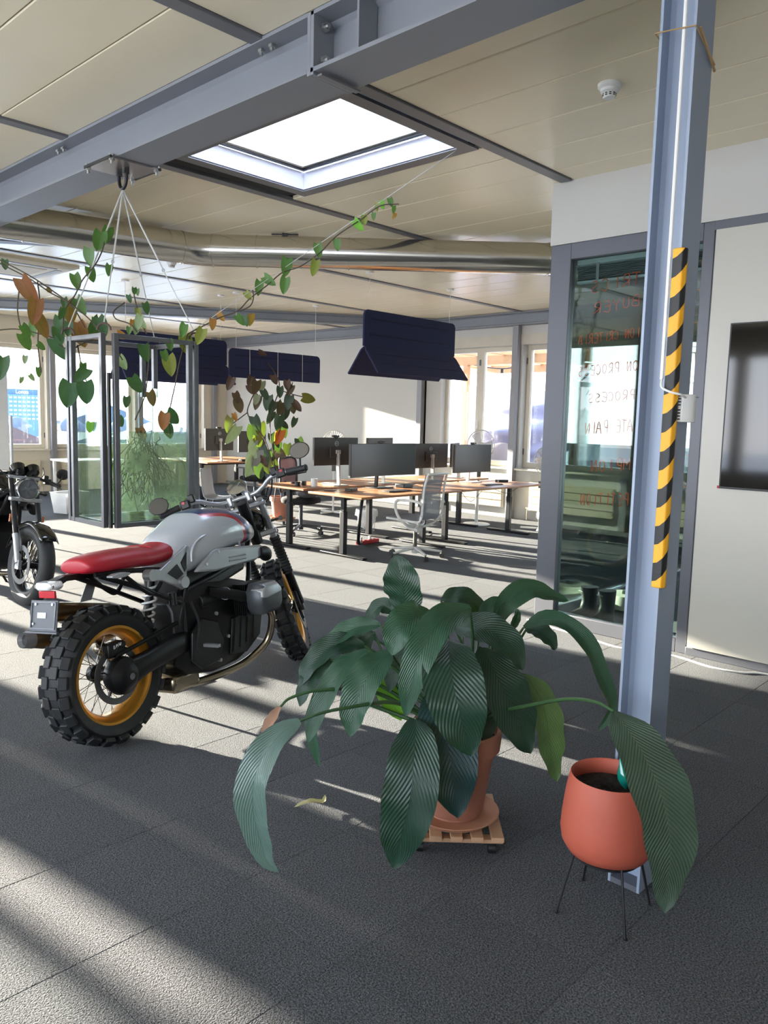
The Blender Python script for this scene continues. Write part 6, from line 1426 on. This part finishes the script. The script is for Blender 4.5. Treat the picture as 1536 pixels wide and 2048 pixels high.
for i in range(75):
    p = V(rnd.uniform(-.06, .10), rnd.uniform(-.16, .02), rnd.uniform(.42, .60)); pts = [p]; d = V(rnd.uniform(-.5, .9), rnd.uniform(-.5, .5), -.5)
    for k_ in range(9):
        d = (d+V(rnd.uniform(-.5, .5), rnd.uniform(-.4, .4), rnd.uniform(-.75, .35))).normalized(); p = p+d*rnd.uniform(.03, .055)
        p.x = max(-.24, min(.26, p.x)); p.y = max(-.19, min(.19, p.y)); p.z = max(.04, min(.60, p.z)); pts.append(p.copy())
    a.tube(catmull(pts, 2), .0022, 4)
o_ = a.build('roots', M('dark_roots', '1d1510', .8), vine); o_['kind'] = 'stuff'
a = MB()
for i in range(46):
    p = V(rnd.uniform(-.26, -.12), rnd.uniform(-.1, .18), rnd.uniform(.25, .56)); d = V(rnd.uniform(-.4, .4), rnd.uniform(-.4, .4), rnd.uniform(-1, .3)).normalized()
    a.tube(catmull([p, p+d*.04, p+d*.08+V(0, 0, -.015)], 3), [.006, .007, .007, .007, .004, .003, .001], 4, flat=.3)
o_ = a.build('water_weed', M('water_weed_green', '6f9a3a', .6), vine); o_['kind'] = 'stuff'
a = MB(); a.tube([Vector(WIRE_A), Vector(WIRE_B)], .0022, 5)
tag(a.build('guide_wire', WIRE), 'thin guide wire from the tank corner up to the skylight corner', 'wire')
# creeper in its pot behind the desks
cp_ = thing('creeper_plant', 'tall browning creeper with trailing stems behind the navy lamp panel', 'plant', (7.38, 9.12, 0))
grow(cp_, CREEPER_LEAVES, CREEPER_STEMS, .008, M('creeper_stem', '3a2a22', .7), 9, HM2)
pt = thing('terracotta_pot', 'terracotta pot of the creeper on a small dolly behind the desk legs', 'plant pot', (7.38, 9.12, .1035))
a = MB(); a.lathe([(.11, 0), (.14, .22), (.158, .225), (.163, .29), (.15, .29), (.14, .22), (.001, .215)], 32); a.build('pot_body', TERRA, pt)
a = MB(); a.lathe([(.001, .262), (.147, .258)], 24); a.build('soil', soil, pt)
d2 = copy_tree(dl, (7.38, 9.12, 0), .4, 'slatted wooden plant dolly under the creeper pot')
s2 = copy_tree(sc_, (7.38, 9.12, .0785), 0, 'terracotta saucer under the creeper pot behind the desks')
for i, f_ in enumerate((.2, .5, .78)):
    a = MB(); x = 6.785+1.75*f_; a.tube([(x, 9.56, 2.56), (x, 9.555, 2.12), (x, 9.62, 2.12), (x, 9.62, 2.56), (x, 9.56, 2.56)], .003, 5)
    tag(a.build('tie_cord', CORD), ['left', 'middle', 'right'][i]+' thin cord looped round the navy lamp panel with the creeper', 'cord', 'cords round the lamp panel')
# ---------------------------------------------------------------- outside: town beyond the left windows
GR = -9.0
mb = MB(); mb.b2(-350, 420, YL+6, 420, GR-.5, GR); mb.b2(XB+9, 420, -300, YL+6, GR-.5, GR); mb.b2(-350, 420, -300, Y0-3, GR-.5, GR)
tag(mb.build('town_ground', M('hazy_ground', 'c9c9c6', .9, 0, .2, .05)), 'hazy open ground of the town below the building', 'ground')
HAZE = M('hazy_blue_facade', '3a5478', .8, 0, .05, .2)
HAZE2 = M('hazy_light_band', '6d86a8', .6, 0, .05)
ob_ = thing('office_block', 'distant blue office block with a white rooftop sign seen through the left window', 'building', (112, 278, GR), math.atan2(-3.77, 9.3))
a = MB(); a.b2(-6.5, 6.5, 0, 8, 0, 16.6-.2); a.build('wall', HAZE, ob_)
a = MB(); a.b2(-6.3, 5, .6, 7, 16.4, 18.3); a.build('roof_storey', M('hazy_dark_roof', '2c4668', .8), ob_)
win = MB(); win.b2(-.48, .48, -.06, 0, 0, .62); wme = win.mesh('window', HAZE2)
for r_ in range(6):
    for c_ in range(9): put('window', wme, ob_, (-5.6+c_*1.4, 0, 15.1-r_*1.45))
fc = bpy.data.curves.new('sign', 'FONT'); fc.body = 'Lonza'; fc.size = 1.75; fc.extrude = .05; fc.align_x = 'CENTER'
fo_ = bpy.data.objects.new('sign_tmp', fc); COL.objects.link(fo_); bpy.context.view_layer.update()
sme = bpy.data.meshes.new_from_object(fo_.evaluated_get(bpy.context.evaluated_depsgraph_get())); bpy.data.objects.remove(fo_)
sme.materials.clear(); sme.materials.append(M('white_sign_letters', 'f4f6fa', .5, 0, 0))
sg = put('rooftop_sign', sme, ob_, (-.6, .45, 16.75), rot=(PI/2, 0, 0)); sg['label'] = 'white letters on the roof reading Lonza'
rnd = random.Random(2)
def house(x, y, w_, d_, h, col, roof, i):
    az = math.degrees(math.atan2(y, x))
    t_ = thing('far_house', ['low brick', 'pale rendered', 'grey slab', 'reddish gabled', 'blue-grey', 'cream', 'dull brown', 'white', 'rose', 'slate'][i % 10]+' house in the haze beyond the left windows, number of its row counted by colour', 'building', (x, y, GR), rnd.uniform(-.2, .2), 'far houses'); t_['label'] = t_['label'].split(', number')[0]
    a = MB(); a.b2(-w_/2, w_/2, -d_/2, d_/2, 0, h); a.build('wall', M('far_wall_'+col, col, .9), t_)
    a = MB(); rr = h*.35; a.prism([(-w_/2-.3, 0), (w_/2+.3, 0), (0, rr)], d_+.6, Matrix(((1, 0, 0, 0), (0, 0, -1, d_/2+.3), (0, 1, 0, h), (0, 0, 0, 1)))); a.build('roof', M('far_roof_'+roof, roof, .9), t_)
    wn_ = MB(); wn_.b2(-.5, .5, -d_/2-.05, -d_/2, 0, 1.2); wm = wn_.mesh('window', HAZE2)
    for k_ in range(int(w_//2.6)): put('window', wm, t_, (-w_/2+1.6+k_*2.5, 0, h*.6))
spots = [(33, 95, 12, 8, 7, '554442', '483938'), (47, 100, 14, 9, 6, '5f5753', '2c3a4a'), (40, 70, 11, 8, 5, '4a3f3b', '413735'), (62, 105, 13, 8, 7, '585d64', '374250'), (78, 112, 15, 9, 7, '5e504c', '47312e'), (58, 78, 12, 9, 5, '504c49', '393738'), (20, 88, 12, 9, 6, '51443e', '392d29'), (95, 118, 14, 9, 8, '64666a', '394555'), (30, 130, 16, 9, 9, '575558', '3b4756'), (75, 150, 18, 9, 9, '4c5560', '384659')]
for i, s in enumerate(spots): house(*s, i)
def tree(label, x, y, h, r, col):
    t_ = thing('far_tree', label, 'tree', (x, y, GR), 0, 'far trees')
    a = MB(); a.tube([(0, 0, 0), (0, 0, h*.5)], [r*.12, r*.07], 6); a.build('trunk', M('far_trunk', '6b625e', .9), t_)
    a = MB()
    for k_ in range(9): a.sph((rnd.uniform(-.6, .6)*r, rnd.uniform(-.6, .6)*r, h*.62+rnd.uniform(-.4, .4)*r), r*rnd.uniform(.35, .6), 8)
    a.build('crown', M('far_crown_'+col, col, 1, 0, .2, 1), t_)
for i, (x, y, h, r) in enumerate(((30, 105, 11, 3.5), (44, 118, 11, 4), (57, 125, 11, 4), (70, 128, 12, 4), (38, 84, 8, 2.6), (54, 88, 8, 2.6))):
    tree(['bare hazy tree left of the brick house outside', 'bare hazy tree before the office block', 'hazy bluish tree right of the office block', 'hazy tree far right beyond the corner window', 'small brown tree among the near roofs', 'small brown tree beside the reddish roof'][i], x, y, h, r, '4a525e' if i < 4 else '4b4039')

# ---------------------------------------------------------------- outside: roof terrace behind the back wall
TX = XB+.25
mb = MB(); mb.b2(TX, TX+8.5, -4, YL+4, -.4, -.12)
tag(mb.build('terrace_floor', M('terrace_slabs', 'c4c0b8', .9, 0, .1, 2)), 'pale slab floor of the roof terrace outside the back windows', 'terrace')
PINE = M('pergola_pine', 'b0835a', .75, 0, .15, 8)
pg = thing('pergola', 'weathered wooden pergola over the terrace outside the back windows', 'pergola', (13.0, 8.5, -.12))
for x, y in ((12.5-13, 9.68-8.5), (-.5, -2.2), (1.8, 1.2), (1.8, -2.2)):
    a = MB(); a.b2(x-.05, x+.05, y-.05, y+.05, 0, 2.80); a.build('post', PINE, pg)
for x in (-.5, 1.8):
    a = MB(); a.b2(x-.04, x+.04, -4.5, 3.2, 2.80, 2.96); a.build('beam', PINE, pg)
raf = MB(); raf.b2(-1.1, 2.4, -.035, .035, 2.96, 3.08); rfm = raf.mesh('rafter', PINE)
for k_ in range(12): put('rafter', rfm, pg, (0, -4.3+k_*.65, 0))
lat = MB(); lat.b2(-.03, .03, -4.5, 3.2, 3.08, 3.11); ltm = lat.mesh('lath', M('grey_lath', '8b7768', .8, 0, .15))
for k_ in range(11): put('lath', ltm, pg, (-1.0+k_*.33, 0, 0))
def sheet(label, name, pts_fn, nu, nv, mat):
    a = MB(); vs = [Vector(pts_fn(i/nu, j/nv)) for i in range(nu+1) for j in range(nv+1)]
    o0_ = Vector((sum(p.x for p in vs)/len(vs), sum(p.y for p in vs)/len(vs), min(p.z for p in vs)))
    a.add([p-o0_ for p in vs], [(i*(nv+1)+j, (i+1)*(nv+1)+j, (i+1)*(nv+1)+j+1, i*(nv+1)+j+1) for i in range(nu) for j in range(nv)])
    ob = a.build(name, mat, None, 80, loc=o0_); s_ = ob.modifiers.new('s', 'SOLIDIFY'); s_.thickness = .01
    return tag(ob, label, 'tarpaulin')
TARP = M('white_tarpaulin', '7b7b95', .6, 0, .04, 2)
def tarp(u, v_):
    y = 8.2+u*3.6; top = 2.35-.25*math.sin(PI*u)*.6; bot = .55+1.0*(2*u-1)**2*.55
    z = top+(bot-top)*v_; return (14.2-.5*math.sin(PI*v_)*math.sin(PI*u)+.10*math.sin(v_*19+u*4)*math.sin(PI*u), y, z)
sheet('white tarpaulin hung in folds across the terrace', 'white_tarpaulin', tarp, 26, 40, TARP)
def mound(u, v_):
    y = 8.2+u*2.6; x = 12.6+v_*1.6; z = -.12+1.25*math.sin(PI*u)**.8*math.sin(PI*min(1, v_*1.0))**.7+.05*math.sin(u*23+v_*9)
    return (x, y, max(-.11, z))
sheet('crumpled brown tarpaulin heap below the white one on the terrace', 'brown_tarpaulin', mound, 26, 18, M('brown_tarpaulin', '66544a', .7, 0, .2, 5))
ct = thing('site_cabin', 'white cabin with windows on the terrace at the right', 'cabin', (16.6, 6.6, -.12))
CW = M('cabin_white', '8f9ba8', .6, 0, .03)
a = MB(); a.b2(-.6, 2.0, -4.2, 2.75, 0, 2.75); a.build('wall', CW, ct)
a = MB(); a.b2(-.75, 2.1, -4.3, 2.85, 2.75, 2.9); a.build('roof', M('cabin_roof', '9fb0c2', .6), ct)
for y in (1.35, -.1, -1.6):
    a = MB(); a.b2(-.64, -.58, y-.55, y+.55, .95, 2.2); w_ = a.build('window', CW, ct)
    for s in (-1, 1):
        a = MB(); a.b2(-.65, -.64, y+s*.27-.22, y+s*.27+.22, 1.02, 2.13); a.build('pane', M('cabin_glass', '6b8794', .1, 0, .05), w_)
for k_ in range(12):
    a = MB(); a.b2(-.625, -.6, -4.1+k_*.58, -4.06+k_*.58, .1, 2.7); a.build('batten', CW, ct)
cl_ = thing('cage_lamp', 'wire cage lamp hanging from the pergola cable', 'lamp', (13.0, 9.19, 2.36))
a = MB()
for k_ in range(6):
    a_ = 2*PI*k_/6; a.tube(catmull([(.02*math.cos(a_), .02*math.sin(a_), .2), (.07*math.cos(a_), .07*math.sin(a_), .1), (.09*math.cos(a_), .09*math.sin(a_), .03), (.05*math.cos(a_), .05*math.sin(a_), 0)], 4), .004, 5)
for r_, z in ((.085, .06), (.05, 0)): a.tube([(r_*math.cos(2*PI*k_/16), r_*math.sin(2*PI*k_/16), z) for k_ in range(17)], .004, 5, cap=False)
a.build('cage', BLACKP, cl_)
a = MB(); a.cyl((0, 0, .19), (0, 0, .27), .03, n=12); a.build('socket', BLACKP, cl_)
a = MB(); a.tube(catmull([(13.0, 10.6, 2.90), (13.0, 10.0, 2.75), (13.0, 9.19, 2.63), (13.0, 8.6, 2.72), (13.0, 7.9, 2.9)], 6), .012, 6)
tag(a.build('festoon_cable', BLACKP), 'black cable sagging under the pergola', 'cable')
